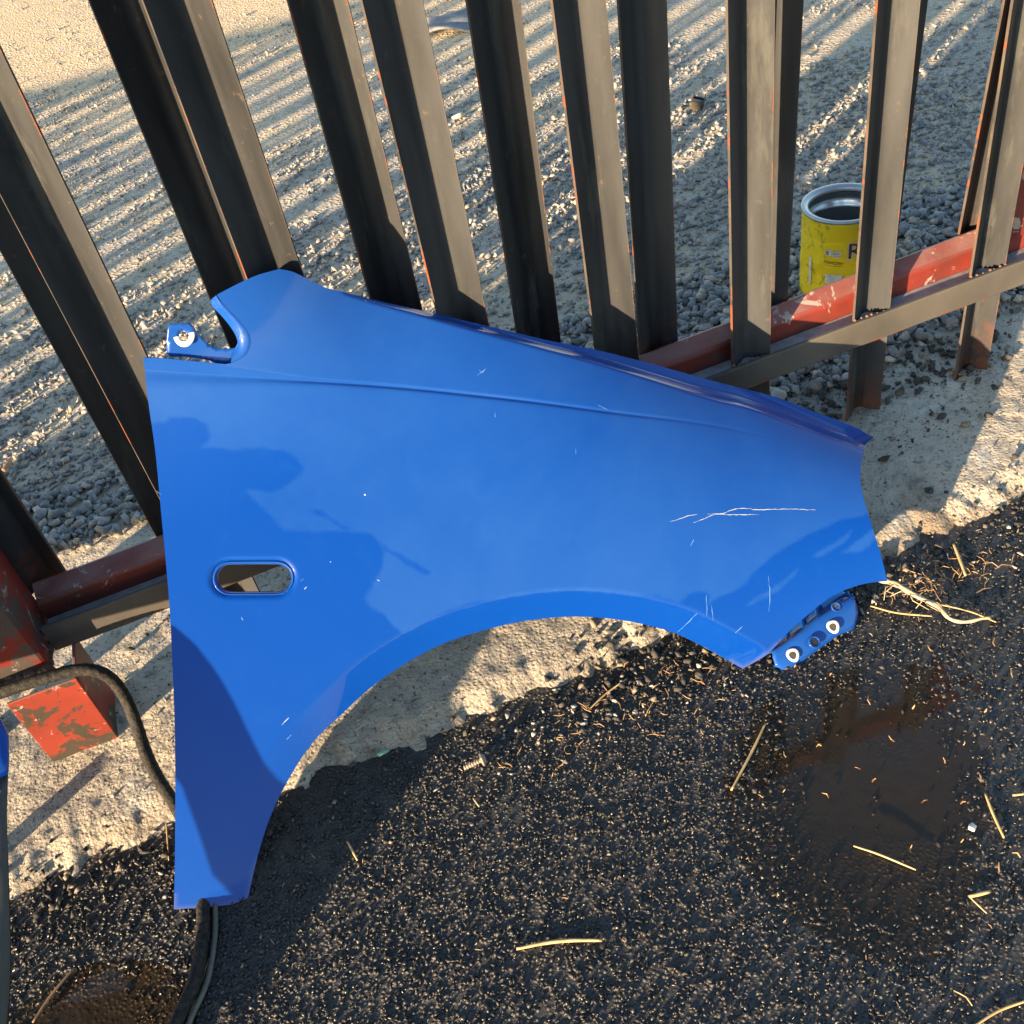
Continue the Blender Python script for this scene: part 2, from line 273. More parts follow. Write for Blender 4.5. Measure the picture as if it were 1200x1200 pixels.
def m_yard():
    t = NT('dusty_yard'); t.co(False); n1 = t.noise(1.3, 6, 0.6); n2 = t.noise(60, 6, 0.7); v = t.voro(75); v2 = t.voro(75, 'Color')
    c = t.mix(t.ramp(n1, (0.38, 0.0), (0.62, 1.0)), (0.30, 0.262, 0.205), (0.45, 0.355, 0.225))
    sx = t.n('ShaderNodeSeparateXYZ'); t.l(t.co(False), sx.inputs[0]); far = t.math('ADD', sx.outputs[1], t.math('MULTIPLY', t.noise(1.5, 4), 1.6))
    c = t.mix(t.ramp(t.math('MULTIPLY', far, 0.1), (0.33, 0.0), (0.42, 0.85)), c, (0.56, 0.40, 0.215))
    c = t.mix(t.ramp(t.noise(4, 5, 0.65), (0.60, 0.0), (0.70, 0.6)), c, (0.27, 0.18, 0.12))
    c = t.mix(t.ramp(v2, (0.4, 0.0), (0.9, 0.45)), c, (0.46, 0.45, 0.43))
    c = t.mix(t.ramp(n2, (0.33, 0.8), (0.44, 0.0)), c, (0.14, 0.13, 0.12))
    b = t.bump(n2, 0.6, 0.008); b = t.bump(t.ramp(v, (0.0, 1.0), (0.5, 0.0)), 0.7, 0.008, b)
    return t.set(Base_Color=c, Roughness=0.95, Normal=b)

def m_stone(name, dark, light, warm):
    t = NT(name); a = t.attr('tone'); n = t.noise(120, 4, 0.6)
    c = t.mix(a, dark, light); c = t.mix(t.ramp(a, (0.82, 0.0), (0.9, 0.8)), c, warm)
    c = t.mix(t.math('MULTIPLY', n, 0.5), c, [x * 0.6 for x in dark])
    return t.set(Base_Color=c, Roughness=0.9, Normal=t.bump(n, 0.4, 0.002))

def m_asphalt():
    t = NT('wet_asphalt'); n = t.noise(260, 5, 0.65); n1 = t.noise(5, 4); mud = t.attr('mud')
    c = t.mix(t.ramp(n, (0.3, 0.0), (0.75, 1.0)), (0.012, 0.012, 0.012), (0.034, 0.033, 0.032))
    c = t.mix(t.ramp(t.noise(420, 2), (0.70, 0.0), (0.76, 1.0)), c, (0.14, 0.12, 0.09))
    c = t.mix(mud, c, (0.030, 0.025, 0.019))
    r = t.math('ADD', 0.34, t.math('MULTIPLY', n1, 0.35))
    r = t.math('SUBTRACT', r, t.math('MULTIPLY', t.attr('damp'), 0.20)); k_ = t.math('SUBTRACT', 1.0, t.math('MULTIPLY', t.math('MINIMUM', t.math('ADD', t.math('MULTIPLY', t.attr('damp'), 0.6), t.math('MULTIPLY', mud, 1.3)), 1.0), 0.95))
    v = t.voro(170); b = t.bump(t.math('MULTIPLY', n, k_), 0.7, 0.004); b = t.bump(t.math('MULTIPLY', t.ramp(v, (0.0, 1.0), (0.55, 0.0)), k_), 0.8, 0.004, b)
    return t.set(Base_Color=c, Roughness=r, Normal=b, IOR=1.5)

def m_chip():
    t = NT('asphalt_aggregate'); a = t.attr('tone'); n = t.noise(300, 3)
    c = t.mix(a, (0.007, 0.007, 0.007), (0.028, 0.0265, 0.025)); c = t.mix(t.ramp(a, (0.994, 0.0), (0.997, 1.0)), c, (0.20, 0.165, 0.11))
    return t.set(Base_Color=c, Roughness=t.math('ADD', 0.30, t.math('MULTIPLY', a, 0.35)), Normal=t.bump(n, 0.5, 0.0012))

def m_steel(lift=1.0):
    t = NT('mill_scale_steel'); e = t.attr('edge'); n1 = t.noise(9, 5, 0.6, (1, 1, 0.18)); n2 = t.noise(70, 5, 0.6); n3 = t.noise(24, 5, 0.65)
    c = t.mix(t.ramp(n1, (0.35, 0.0), (0.65, 1.0)), (0.011, 0.0120, 0.0140), (0.040, 0.0425, 0.0460))
    c = t.mix(t.ramp(t.noise(16, 5, 0.7, (1, 1, 0.2)), (0.58, 0.0), (0.66, 0.6)), c, (0.055, 0.058, 0.056))
    c = t.mix(t.ramp(n2, (0.64, 0.0), (0.72, 0.5)), c, (0.085, 0.06, 0.04))
    c = t.mix(t.math('MULTIPLY', t.ramp(e, (0.7, 0.0), (0.95, 0.7)), t.ramp(t.noise(14, 4), (0.4, 0.1), (0.6, 1.0))), c, (0.085, 0.065, 0.05))
    if lift > 1: c = t.mix(t.ramp(t.noise(7, 5), (0.3, 0.35), (0.7, 1.0)), c, (0.085, 0.078, 0.068))
    rust = t.math('MULTIPLY', t.ramp(n3, (0.56, 0.0), (0.59, 1.0)), t.ramp(e, (0.55, 0.0), (0.95, 1.0)))
    rust = t.math('MAXIMUM', rust, t.ramp(n3, (0.70, 0.0), (0.73, 0.9)))
    tz = t.n('ShaderNodeTexCoord'); sz = t.n('ShaderNodeSeparateXYZ'); t.l(tz.outputs['Object'], sz.inputs[0])
    low = t.ramp(t.math('ADD', sz.outputs[2], t.math('MULTIPLY', t.noise(30, 6, 0.7), 0.16)), (0.09, 0.65), (0.18, 0.0))
    rust = t.math('MAXIMUM', rust, t.math('MULTIPLY', low, t.ramp(t.noise(38, 6, 0.7), (0.46, 0.1), (0.54, 1.0))))
    c = t.mix(rust, c, (0.125, 0.042, 0.022))
    return t.set(Base_Color=c, Roughness=t.math('ADD', 0.5, t.math('MULTIPLY', rust, 0.35)), Normal=t.bump(n2, 0.2, 0.0018), Specular_IOR_Level=0.10)

def m_red(name='red_oxide_paint', base=(0.15, 0.021, 0.014), worn=0.62, wcol=(0.06, 0.045, 0.035)):
    t = NT(name); n1 = t.noise(15, 8, 0.68, dist=0.5); n2 = t.noise(90, 4, 0.6)
    c = t.mix(t.ramp(t.noise(5, 4), (0.35, 0.0), (0.65, 1.0)), [x * 0.8 for x in base], [x * 1.15 for x in base])
    c = t.mix(t.ramp(n1, (worn, 0.0), (worn + 0.02, 1.0)), c, wcol)
    c = t.mix(t.ramp(t.noise(6, 5, 0.7), (0.5, 0.0), (0.7, 0.55)), c, [x * 0.45 for x in wcol])
    g = t.n('ShaderNodeNewGeometry'); sp = t.n('ShaderNodeSeparateXYZ'); t.l(g.outputs['Normal'], sp.inputs[0])
    dust = t.math('MULTIPLY', t.ramp(sp.outputs[2], (0.6, 0.0), (0.95, 1.0)), t.ramp(t.noise(7, 5, 0.6, dist=0.8), (0.40, 0.22), (0.60, 0.75)))
    c = t.mix(dust, c, (0.22, 0.14, 0.13))
    c = t.mix(t.ramp(t.noise(20, 6, 0.7, (1, 1, 1), 1.2), (0.60, 0.0), (0.625, 0.75)), c, (0.30, 0.28, 0.26))
    c = t.mix(t.ramp(n2, (0.72, 0.0), (0.75, 0.8)), c, (0.5, 0.42, 0.34))
    return t.set(Base_Color=c, Roughness=0.5, Normal=t.bump(n1, 0.25, 0.0015))

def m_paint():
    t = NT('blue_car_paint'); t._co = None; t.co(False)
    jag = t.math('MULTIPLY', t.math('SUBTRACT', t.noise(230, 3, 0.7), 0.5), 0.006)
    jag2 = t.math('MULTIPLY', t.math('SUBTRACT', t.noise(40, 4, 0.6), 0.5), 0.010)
    d = t.math('ADD', t.attr('sheen_dust'), t.math('ADD', jag, jag2))
    sheen_dust = t.ramp(t.math('ADD', t.math('MULTIPLY', d, 180.0), 0.5), (0.0, 0.0), (1.0, 1.0))
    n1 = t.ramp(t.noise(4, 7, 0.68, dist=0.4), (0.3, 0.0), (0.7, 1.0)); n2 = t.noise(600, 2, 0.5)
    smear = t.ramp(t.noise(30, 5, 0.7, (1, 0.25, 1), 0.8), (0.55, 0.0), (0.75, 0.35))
    amt = t.math('ADD', t.math('MULTIPLY', sheen_dust, t.math('ADD', 0.022, t.math('MULTIPLY', n1, 0.045))), t.math('MULTIPLY', smear, 0.035))  # pale sky reflection painted into the colour, with dust and smears
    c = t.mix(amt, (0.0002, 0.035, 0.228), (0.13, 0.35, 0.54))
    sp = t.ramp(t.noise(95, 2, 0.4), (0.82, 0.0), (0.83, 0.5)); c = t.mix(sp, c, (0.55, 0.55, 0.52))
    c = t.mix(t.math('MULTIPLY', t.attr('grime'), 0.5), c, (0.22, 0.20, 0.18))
    m = t.set(Base_Color=c, Roughness=0.42, Specular_IOR_Level=0.06, Coat_Weight=0.5, Coat_Roughness=t.math('ADD', 0.015, t.math('MULTIPLY', sheen_dust, 0.05)), Coat_IOR=1.45,
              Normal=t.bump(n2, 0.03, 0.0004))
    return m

def m_water():
    t = NT('puddle_water'); t.t.nodes.remove(t.b)
    g = t.n('ShaderNodeBsdfGlossy'); g.inputs['Roughness'].default_value = 0.05; tr = t.n('ShaderNodeBsdfTransparent'); tr.inputs[0].default_value = (0.80, 0.70, 0.58, 1)
    fr = t.n('ShaderNodeFresnel'); fr.inputs[0].default_value = 1.33; mx = t.n('ShaderNodeMixShader')
    x = t.n('ShaderNodeTexNoise'); x.inputs['Scale'].default_value = 22; t.l(t.co(), x.inputs['Vector'])
    b = t.bump(x.outputs['Fac'], 0.025, 0.002); t.l(b, g.inputs['Normal']); t.l(b, fr.inputs['Normal'])
    t.l(fr.outputs[0], mx.inputs[0]); t.l(tr.outputs[0], mx.inputs[1]); t.l(g.outputs[0], mx.inputs[2]); t.l(mx.outputs[0], t.out.inputs[0]); return t.m

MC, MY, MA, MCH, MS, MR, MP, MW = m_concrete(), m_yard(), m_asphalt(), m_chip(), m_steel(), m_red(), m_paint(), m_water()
MSR = m_steel(2.0)
MST = m_stone('grey_gravel', (0.14, 0.143, 0.147), (0.38, 0.375, 0.36), (0.48, 0.40, 0.29))
MDK = m_stone('dark_crumbs', (0.022, 0.021, 0.020), (0.075, 0.068, 0.058), (0.26, 0.21, 0.15))
MSTUB = m_red('peeling_red_paint', (0.17, 0.020, 0.010), 0.535, (0.032, 0.025, 0.018))
MPOST = m_red('dark_red_paint', (0.15, 0.009, 0.008), 0.53, (0.045, 0.035, 0.033))
MBLK = flat('black_plastic', (0.012, 0.012, 0.013), 0.45)
t = NT('taped_rubber'); n_ = t.noise(160, 4, 0.6); MRUB = t.set(Base_Color=t.mix(t.ramp(n_, (0.4, 0.0), (0.75, 1.0)), (0.006, 0.006, 0.006), (0.035, 0.032, 0.028)), Roughness=0.75, Specular_IOR_Level=0.25, Normal=t.bump(n_, 0.8, 0.003))
MWH = flat('bare_white_metal', (0.62, 0.58, 0.50), 0.55)
MSTRAW = flat('dry_straw', (0.38, 0.26, 0.12), 0.7)
MLIT = flat('litter_straw', (0.27, 0.165, 0.075), 0.8)
MROOT = flat('pale_root', (0.36, 0.28, 0.18), 0.8)

# ------------------------------------------------------------------ ground
def edge_y(x): return -0.300 - 0.010 * x + 0.034 * fbm(x * 6, x * 0 + 3.1, 5, 4) + 0.040 * fbm(x * 30, x * 0 + 1.1, 6, 5)
def conc_z(x, y):
    e = edge_y(x); d = y - e
    z = -0.034 * np.clip(1 - d / 0.07, 0, 3.0) ** 1.3 * (d < 0.07)
    return z + 0.010 * fbm(x * 5, y * 5, 1, 4) + 0.005 * fbm(x * 60, y * 60, 2, 4) + 0.026 * fbm(x * 26, y * 26, 9, 4) * np.clip(1 - d / 0.10, 0, 1)
def blob(x, y):
    a = np.exp(-(((x - 0.505 - 0.30 * (y + 0.63)) / 0.115) ** 2 + ((y + 0.625) / 0.135) ** 2) ** 1.2)
    b = np.exp(-(((x + 0.50) / 0.10) ** 2 + ((y + 0.50) / 0.07) ** 2))
    return np.maximum(a, b * 0.9)
def damp(x, y): return np.clip((x - 0.22 - 0.5 * (y + 0.6)) / 0.35, 0, 1) * np.clip(0.75 + 1.5 * fbm(x * 5, y * 5, 71, 3), 0, 1)
def asph_z(x, y):
    return -0.018 + 0.006 * fbm(x * 3, y * 3, 21, 3) + 0.0025 * fbm(x * 120, y * 120, 22, 3) - 0.0085 * blob(x, y)
def yard_z(x, y):
    return -0.022 + 0.014 * fbm(x * 1.1, y * 1.1, 31, 3) * np.clip((y - 0.3) / 1.5, 0, 1) + 0.005 * fbm(x * 9, y * 9, 32, 4) + 0.004 * fbm(x * 60, y * 60, 33, 3)

def grid(name, x0, x1, y0, y1, st, zf, mat, attrs=None, kind='structure', edge_drop=True):
    xs = np.arange(x0, x1 + 1e-6, st); ys = np.arange(y0, y1 + 1e-6, st); X, Y = np.meshgrid(xs, ys); Z = zf(X, Y)
    if edge_drop:
        b = np.minimum.reduce([X - x0, x1 - X, Y - y0, y1 - Y]); Z = Z - 0.03 * np.clip(1 - b / (2 * st), 0, 1)
    n, m_ = X.shape; I = np.arange(n * m_).reshape(n, m_)
    F = np.stack([I[:-1, :-1], I[:-1, 1:], I[1:, 1:], I[1:, :-1]], -1).reshape(-1, 4)
    V = np.stack([X, Y, Z], -1).reshape(-1, 3)
    at = {k: f(X, Y).ravel() for k, f in (attrs or {}).items()}
    o = link(name, np_mesh(name, V, F, True, at), mat); tag(o, kind=kind); return o

def slab(name, x0, x1, y0, y1, z, mat):
    me = bpy.data.meshes.new(name); me.from_pydata([(x0, y0, z), (x1, y0, z), (x1, y1, z), (x0, y1, z)], [], [(0, 1, 2, 3)])
    return tag(link(name, me, mat), kind='structure')

slab('asphalt_ground', -90, 90, -90, -0.25, -0.045, MA)
slab('concrete_ground', -90, 90, -0.25, 0.46, -0.050, MC)
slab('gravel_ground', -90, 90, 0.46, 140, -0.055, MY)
grid('concrete_strip', -2.2, 2.6, -0.40, 0.46, 0.005, conc_z, MC,
     {'dirt': lambda x, y: np.clip(1.15 - (y - edge_y(x)) / 0.075, 0, 1) * 0.85 * np.clip(0.55 + 2.2 * fbm(x * 25, y * 25, 41, 3), 0, 1) + np.clip(fbm(x * 9, y * 9, 44, 4) * 3 - 0.35, 0, 0.5)})
grid('asphalt', -1.6, 2.2, -1.7, -0.22, 0.006, asph_z, MA, {'damp': damp, 'mud': lambda x, y: np.clip(blob(x, y) * 1.3 * (0.6 + 1.6 * fbm(x * 14, y * 14, 45, 3)), 0, 0.9) + np.clip(fbm(x * 8, y * 8, 46, 4) * 2 - 0.3, 0, 0.35)})
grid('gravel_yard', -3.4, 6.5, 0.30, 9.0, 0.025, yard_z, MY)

# stones
def rock_templates(n, sub, seed, rough=0.0):
    out = []; rs = np.random.default_rng(seed)
    for i in range(n):                             # crushed stone: convex hull of a few random points
        k = 13 if sub == 2 else 8
        D_ = rs.normal(size=(k, 3)); D_ /= np.linalg.norm(D_, axis=1)[:, None]
        D_ = D_ * rs.uniform(0.75, 1.1, (k, 1)) * np.array([rs.uniform(0.9, 1.3), rs.uniform(0.65, 0.95), rs.uniform(0.5, 0.8)])
        bm = bmesh.new(); vs = [bm.verts.new(p) for p in D_]; bmesh.ops.convex_hull(bm, input=vs)
        for v in [v for v in bm.verts if not v.link_faces]: bm.verts.remove(v)
        bmesh.ops.triangulate(bm, faces=bm.faces); bmesh.ops.recalc_face_normals(bm, faces=bm.faces); bm.verts.index_update()
        out.append((np.array([v.co[:] for v in bm.verts]), np.array([[v.index for v in f.verts] for f in bm.faces]))); bm.free()
    return out

def scatter(name, pts, rad, mat, templates, kind='stuff', embed=0.3, zf=None, tilt=0.5, parent=None, smooth=False, tone=None):
    n = len(pts); which = RNG.integers(0, len(templates), n); Vs, Fs, Ts = [], [], []; off = 0
    tone = RNG.random(n) if tone is None else tone
    for k, (V, F) in enumerate(templates):
        idx = np.where(which == k)[0]
        if not len(idx): continue
        m_ = len(idx); a = RNG.uniform(0, 2 * np.pi, m_); b = RNG.normal(0, tilt, m_); c = RNG.normal(0, tilt, m_)
        ca, sa, cb, sb, cc, sc_ = np.cos(a), np.sin(a), np.cos(b), np.sin(b), np.cos(c), np.sin(c)
        Z0 = np.zeros(m_); O1 = np.ones(m_)
        Rz = np.stack([ca, -sa, Z0, sa, ca, Z0, Z0, Z0, O1], 1).reshape(-1, 3, 3)
        Rx = np.stack([O1, Z0, Z0, Z0, cb, -sb, Z0, sb, cb], 1).reshape(-1, 3, 3)
        Ry = np.stack([cc, Z0, sc_, Z0, O1, Z0, -sc_, Z0, cc], 1).reshape(-1, 3, 3)
        R = Rz @ Rx @ Ry
        W = np.einsum('nij,vj->nvi', R, V) * rad[idx][:, None, None] + pts[idx][:, None, :]
        Vs.append(W.reshape(-1, 3)); Fs.append((F[None] + (np.arange(m_) * len(V))[:, None, None] + off).reshape(-1, 3)); off += m_ * len(V)
        Ts.append(np.repeat(tone[idx], len(V)))
    me = np_mesh(name, np.vstack(Vs), np.vstack(Fs), smooth, {'tone': np.concatenate(Ts)})
    o = link(name, me, mat, parent)
    if kind: tag(o, kind=kind)
    return o

def in_view(P, pad=1.08):
    d = P - np.array([0.00267, -1.20116, 1.16914]); z = d @ np.array(CF); x = d @ np.array(CR) / z; y = d @ np.array(CU) / z
    return (z > 0) & (np.abs(x) < 0.5 * pad) & (np.abs(y) < 0.5 * pad)

big = rock_templates(14, 2, 3); small = rock_templates(12, 1, 4)

def sample(x0, x1, y0, y1, dens, keep=None, outdens=0.25, pad=1.25):
    n = int((x1 - x0) * (y1 - y0) * dens); P = np.stack([RNG.uniform(x0, x1, n), RNG.uniform(y0, y1, n), np.zeros(n)], 1)
    k = in_view(P, pad) | (RNG.random(n) < outdens)
    if keep is not None: k &= RNG.random(n) < keep(P[:, 0], P[:, 1])
    return P[k]

def put(P, r, zf, sink=0.25):
    P = P.copy(); P[:, 2] = zf(P[:, 0], P[:, 1]) + r * (0.5 - sink); return P

# coarse gravel next to the strip
front = lambda x: np.interp(x, [-3, -0.25, -0.05, 0.5, 0.9, 1.3, 3], [0.40, 0.385, 0.20, 0.15, 0.09, 0.12, 0.14]) + 0.03 * fbm(x * 12, x * 0, 51, 3)
P = sample(-1.3, 2.6, 0.05, 0.62, 7500, lambda x, y: np.clip((y - front(x)) / 0.03, 0, 1), 0.15)
r = 0.0055 + 0.0125 * RNG.random(len(P)) ** 2.0; gz = lambda x, y: np.where(y < 0.46, np.maximum(conc_z(x, y), yard_z(x, y)), yard_z(x, y)) + 0.004
tag(scatter('gravel', put(P, r, gz, 0.2), r, MST, big), 'coarse grey gravel heaped right behind the concrete strip', 'gravel')
P = sample(-1.6, 3.4, 0.60, 1.5, 11000, lambda x, y: np.clip(0.75 + 2.5 * fbm(x * 2.4, y * 2.4, 52, 3) - 0.25 * (y - 0.6), 0.22, 1), 0.12)
r = (0.0028 + 0.0110 * RNG.random(len(P)) ** 3.2) * np.clip(1.15 - 0.1 * (P[:, 1]), 0.7, 1.2)
tag(scatter('gravel', put(P, r, yard_z, 0.2), r, MST, small), 'grey crushed stone scattered over the yard behind the fence', 'gravel')
P = sample(-2.2, 5.0, 1.5, 3.4, 5000, lambda x, y: np.clip(0.50 + 3.2 * fbm(x * 1.6, y * 1.6, 53, 4), 0.10, 1), 0.1)
r = 0.003 + 0.010 * RNG.random(len(P)) ** 4
tag(scatter('gravel', put(P, r, yard_z, 0.2), r, MST, small), 'thinner patchy gravel on the dusty middle of the yard', 'gravel')
P = sample(-3.2, 6.3, 3.4, 7.0, 700, lambda x, y: np.clip(0.40 + 3.0 * fbm(x * 1.1, y * 1.1, 54, 4), 0.06, 1), 0.1)
r = 0.0035 + 0.010 * RNG.random(len(P)) ** 4
tag(scatter('gravel', put(P, r, yard_z, 0.2), r, MST, small), 'sparse sunlit stones on the tan dust farthest from the fence', 'gravel')
# asphalt aggregate
P = sample(-1.1, 1.7, -1.35, -0.27, 26000, lambda x, y: np.clip((edge_y(x) + 0.015 - y) / 0.02, 0, 1) * (1 - 0.97 * np.clip(blob(x, y) * 2.2 - 0.3, 0, 1)) * (1 - 0.45 * damp(x, y)), 0.30, 1.2)
r = RNG.uniform(0.0022, 0.0054, len(P))
tag(scatter('asphalt_aggregate', put(P, r, asph_z, 0.42), r, MCH, small, smooth=True, tilt=0.35), 'glossy black stone chips standing out of the wet asphalt', 'asphalt chips')
# crumbs and pale grit along the edge of the concrete
P = sample(-1.0, 1.6, -0.47, -0.14, 16000, lambda x, y: np.clip(np.exp(-((y - edge_y(x) + 0.012) / 0.045) ** 2) * (0.40 + 3.0 * fbm(x * 8, y * 8, 55, 3)), 0, 1), 0.1)
r = 0.0018 + 0.007 * RNG.random(len(P)) ** 2; ez = lambda x, y: np.maximum(conc_z(x, y), asph_z(x, y))
tag(scatter('crumbled_grit', put(P, r, ez, 0.15), r, MDK, small, tone=np.clip(RNG.random(len(P)) * 1.12, 0, 1)), 'dark and pale crumbs where asphalt meets the concrete', 'grit')
P = sample(0.15, 1.5, -0.12, 0.20, 9000, lambda x, y: np.clip(3.6 * fbm(x * 7, y * 7, 57, 3) + 0.5 * (x > 0.5) * (y > 0.0), 0, 1), 0.1)
r = 0.0018 + 0.010 * RNG.random(len(P)) ** 3
tag(scatter('dark_debris', put(P, r, conc_z, 0.15), r, MDK, big[5:]), 'dark tarry crumbs lying on the concrete below the rail', 'debris')
P = sample(-0.42, 0.4, -0.05, 0.33, 900, lambda x, y: np.clip(0.45 + 3 * fbm(x * 9, y * 9, 58, 3), 0, 1), 0.0)
r = 0.0018 + 0.009 * RNG.random(len(P)) ** 3
tag(scatter('dark_debris', put(P, r, conc_z, 0.15), r, MDK, big[5:]), 'dark crumbs on the concrete under the rail beside the gate post', 'debris')

P = sample(-0.9, 1.5, -0.50, -0.24, 5000, lambda x, y: np.clip(np.exp(-((y - edge_y(x) + 0.045) / 0.04) ** 2) * (0.25 + 3.0 * fbm(x * 7, y * 9, 61, 3)), 0, 1), 0.1)
r = 0.0018 + 0.0055 * RNG.random(len(P)) ** 2
tag(scatter('crumbled_grit', put(P, r, ez, 0.1), r, MST, small), 'pale concrete crumbs spilled onto the black asphalt along the edge', 'grit')
P = sample(-0.9, 1.6, -0.30, 0.30, 2600, lambda x, y: np.clip(0.10 + 2.6 * fbm(x * 6, y * 6, 62, 4), 0, 1), 0.1)
r = 0.0012 + 0.0035 * RNG.random(len(P)) ** 2
tag(scatter('concrete_grit', put(P, r, conc_z, 0.1), r, MST, small), 'fine loose grit lying on the rough concrete strip', 'grit')
P = sample(0.12, 0.62, -0.37, -0.20, 9000, lambda x, y: np.clip(0.15 + 3.4 * fbm(x * 11, y * 11, 63, 3), 0, 1) * (y < -0.20 - 0.25 * (x - 0.35)), 0.1)
r = 0.0016 + 0.0075 * RNG.random(len(P)) ** 2
tag(scatter('dark_debris', put(P, r, ez, 0.15), r, MDK, big[5:]), 'black tar crumbs heaped on the sunlit concrete edge under the wheel arch', 'debris')
# water
def puddle(name, pts, z, label):
    P = catmull(pts, 0.02, True); n = len(P); c = P.mean(0)
    V = np.vstack([np.c_[P, np.full(n, z)], [[c[0], c[1], z]]]); F = [(i, (i + 1) % n, n) for i in range(n)]
    o = link(name, np_mesh(name, V, F), MW); tag(o, kind='structure'); return o
puddle('puddle', [(0.33, -0.56), (0.40, -0.46), (0.55, -0.44), (0.70, -0.49), (0.76, -0.62), (0.70, -0.77), (0.52, -0.84), (0.38, -0.80), (0.31, -0.67)], -0.0192, '')
puddle('puddle', [(-0.66, -0.44), (-0.52, -0.41), (-0.40, -0.45), (-0.36, -0.53), (-0.40, -0.62), (-0.55, -0.66), (-0.68, -0.60)], -0.0185, '')

# ------------------------------------------------------------------ pickets and rails
PW, PD, PT = 0.066, 0.027, 0.004
def picket_mesh(name, z0, z1, cut=0.0):
    w_, d, t = PW, PD, PT; c = w_ / 2 + 0.003
    inner = [(0, 0.0006), (0.003, 0.0028), (c - 0.009, d * 0.80), (c - 0.005, d * 0.925), (c, d * 0.965), (c + 0.005, d * 0.925), (c + 0.009, d * 0.80), (w_ - 0.003, 0.0032), (w_, 0.0006)]
    outer = [(w_ + 0.0015, 0.0045), (c + 0.002, d + t), (c - 0.002, d + t), (-0.0015, 0.0045)]
    prof = inner + outer; n = len(prof); zs = np.linspace(z0, z1, 9); V = []; E = []; F = []; mi = []
    for z in zs:
        for i, (x, y) in enumerate(prof):
            V.append((x, y, z)); E.append(1.0 if i in (0, 8, 9, 12) else 0.0)
    for k in range(len(zs) - 1):
        for i in range(n):
            j = (i + 1) % n; F.append((k * n + i, k * n + j, (k + 1) * n + j, (k + 1) * n + i))
    F.append(tuple(range(n))[::-1]); top = (len(zs) - 1) * n; F.append(tuple(top + i for i in range(n)))
    me = np_mesh(name, V, F, False, {'edge': E}); me.materials.append(MS)
    for p in me.polygons[:-2]:
        vs = [v % n for v in p.vertices]; p.use_smooth = all(2 <= v <= 6 for v in vs)
    me.polygons.foreach_set('use_smooth', [q.use_smooth for q in me.polygons])
    return me

FTOP = 1.075
mf = picket_mesh('front_picket', 0.0, FTOP - 0.004); mb = picket_mesh('back_picket', 0.0, FTOP - 0.19)
gate = empty('steel_gate', (0.35, 0.04, 0.0), 'dark steel picket gate with red bottom rail behind the blue fender', 'gate')
def picket(me, x, y, z, tx, parent):
    o = bpy.data.objects.new('picket', me); COL.objects.link(o); o.parent = parent
    o.location = Vector((x, y, z)) - parent.location; o.rotation_euler = (0, tx, 0); return o
front_x = {-1: (-0.220, 0), 0: (-0.0045, 0.0), 1: (0.2165, 0.0), 2: (0.4345, 0.0), 3: (0.6583, 0.003), 4: (0.8785, -0.0012), 5: (1.0995, -0.006)}
for n_, (x, tl) in front_x.items(): picket(mf, x, 0.0, 0.0 + random.uniform(-.003, .002), tl, gate)
back_x = [(-0.468, 0), (-0.263, 0.0), (-0.0585, 0.001), (0.140, 0.0098), (0.3355, 0.0276), (0.532, 0.026), (0.7305, 0.031), (0.9315, 0.030), (1.121, 0.055)]
for x, tl in back_x: picket(mb, x, 0.0705, 0.185, tl, gate)

def railbox(name, x0, x1, y0, y1, z0, z1, mat, parent, skew=0.0, bev=0.004):
    bm = bmesh.new(); add_box(bm, x0, x1, y0, y1, z0, z1, bev, skew); me = bm_mesh(name, bm)
    return link(name, me, mat, parent)
RX0, RX1 = -0.449, 1.9
sk = 0.0245
def red_tube(name, x0, x1, skew, parent):      # square tube, its top bent up towards the back
    bm = bmesh.new(); prof = [(0.0365, 0.142), (0.0365, 0.1915), (0.0375, 0.1950), (0.0405, 0.1985), (0.064, 0.2115), (0.068, 0.2105), (0.0692, 0.206), (0.0692, 0.142)]
    n = len(prof); rings = [[bm.verts.new((x, y, z + skew * (x - x0) + 0.0007 * math.sin(x * 23 + y * 90))) for (y, z) in prof] for x in np.linspace(x0, x1, 60)]
    for a, b in zip(rings[:-1], rings[1:]):
        for i in range(n): bm.faces.new((a[i], a[(i + 1) % n], b[(i + 1) % n], b[i]))
    bm.faces.new(rings[0]); bm.faces.new(rings[-1]); return link(name, bm_mesh(name, bm), MR, parent)
red_tube('red_bottom_rail', RX0, RX1, sk, gate)
# angle iron in front of the pickets: upright leg, rusty bottom lip, top leg between picket and red tube
bm = bmesh.new()
prof = [(-0.0065, 0.1365), (-0.0080, 0.1395), (-0.0075, 0.1425), (-0.0075, 0.1820), (-0.0060, 0.1850), (-0.0008, 0.1850), (-0.0008, 0.1365)]
n = len(prof); xs = np.linspace(RX0, RX1, 30); rings = [[bm.verts.new((x, y, z + 0.016 * (x - RX0) + 0.0006 * math.sin(x * 40))) for (y, z) in prof] for x in xs]
for a, b in zip(rings[:-1], rings[1:]):
    for i in range(n): bm.faces.new((a[i], a[(i + 1) % n], b[(i + 1) % n], b[i]))
bm.faces.new(rings[0]); bm.faces.new(rings[-1])
me = bm_mesh('angle_rail', bm); at = me.attributes.new('edge', 'FLOAT', 'POINT')
at.data.foreach_set('value', [1.0 if (i % n) in (0, 1, 6) else 0.0 for i in range(len(me.vertices))])
link('angle_rail', me, MSR, gate)
bm = bmesh.new(); add_box(bm, RX0, RX1, -0.0005, 0.0362, 0.160, 0.164, 0.001, 0.0235)
link('rail_ledge', bm_mesh('rail_ledge', bm), flat('sky_lit_grey', (0.20, 0.215, 0.23), 0.45), gate)  # top leg coloured pale blue-grey for the sky light on it
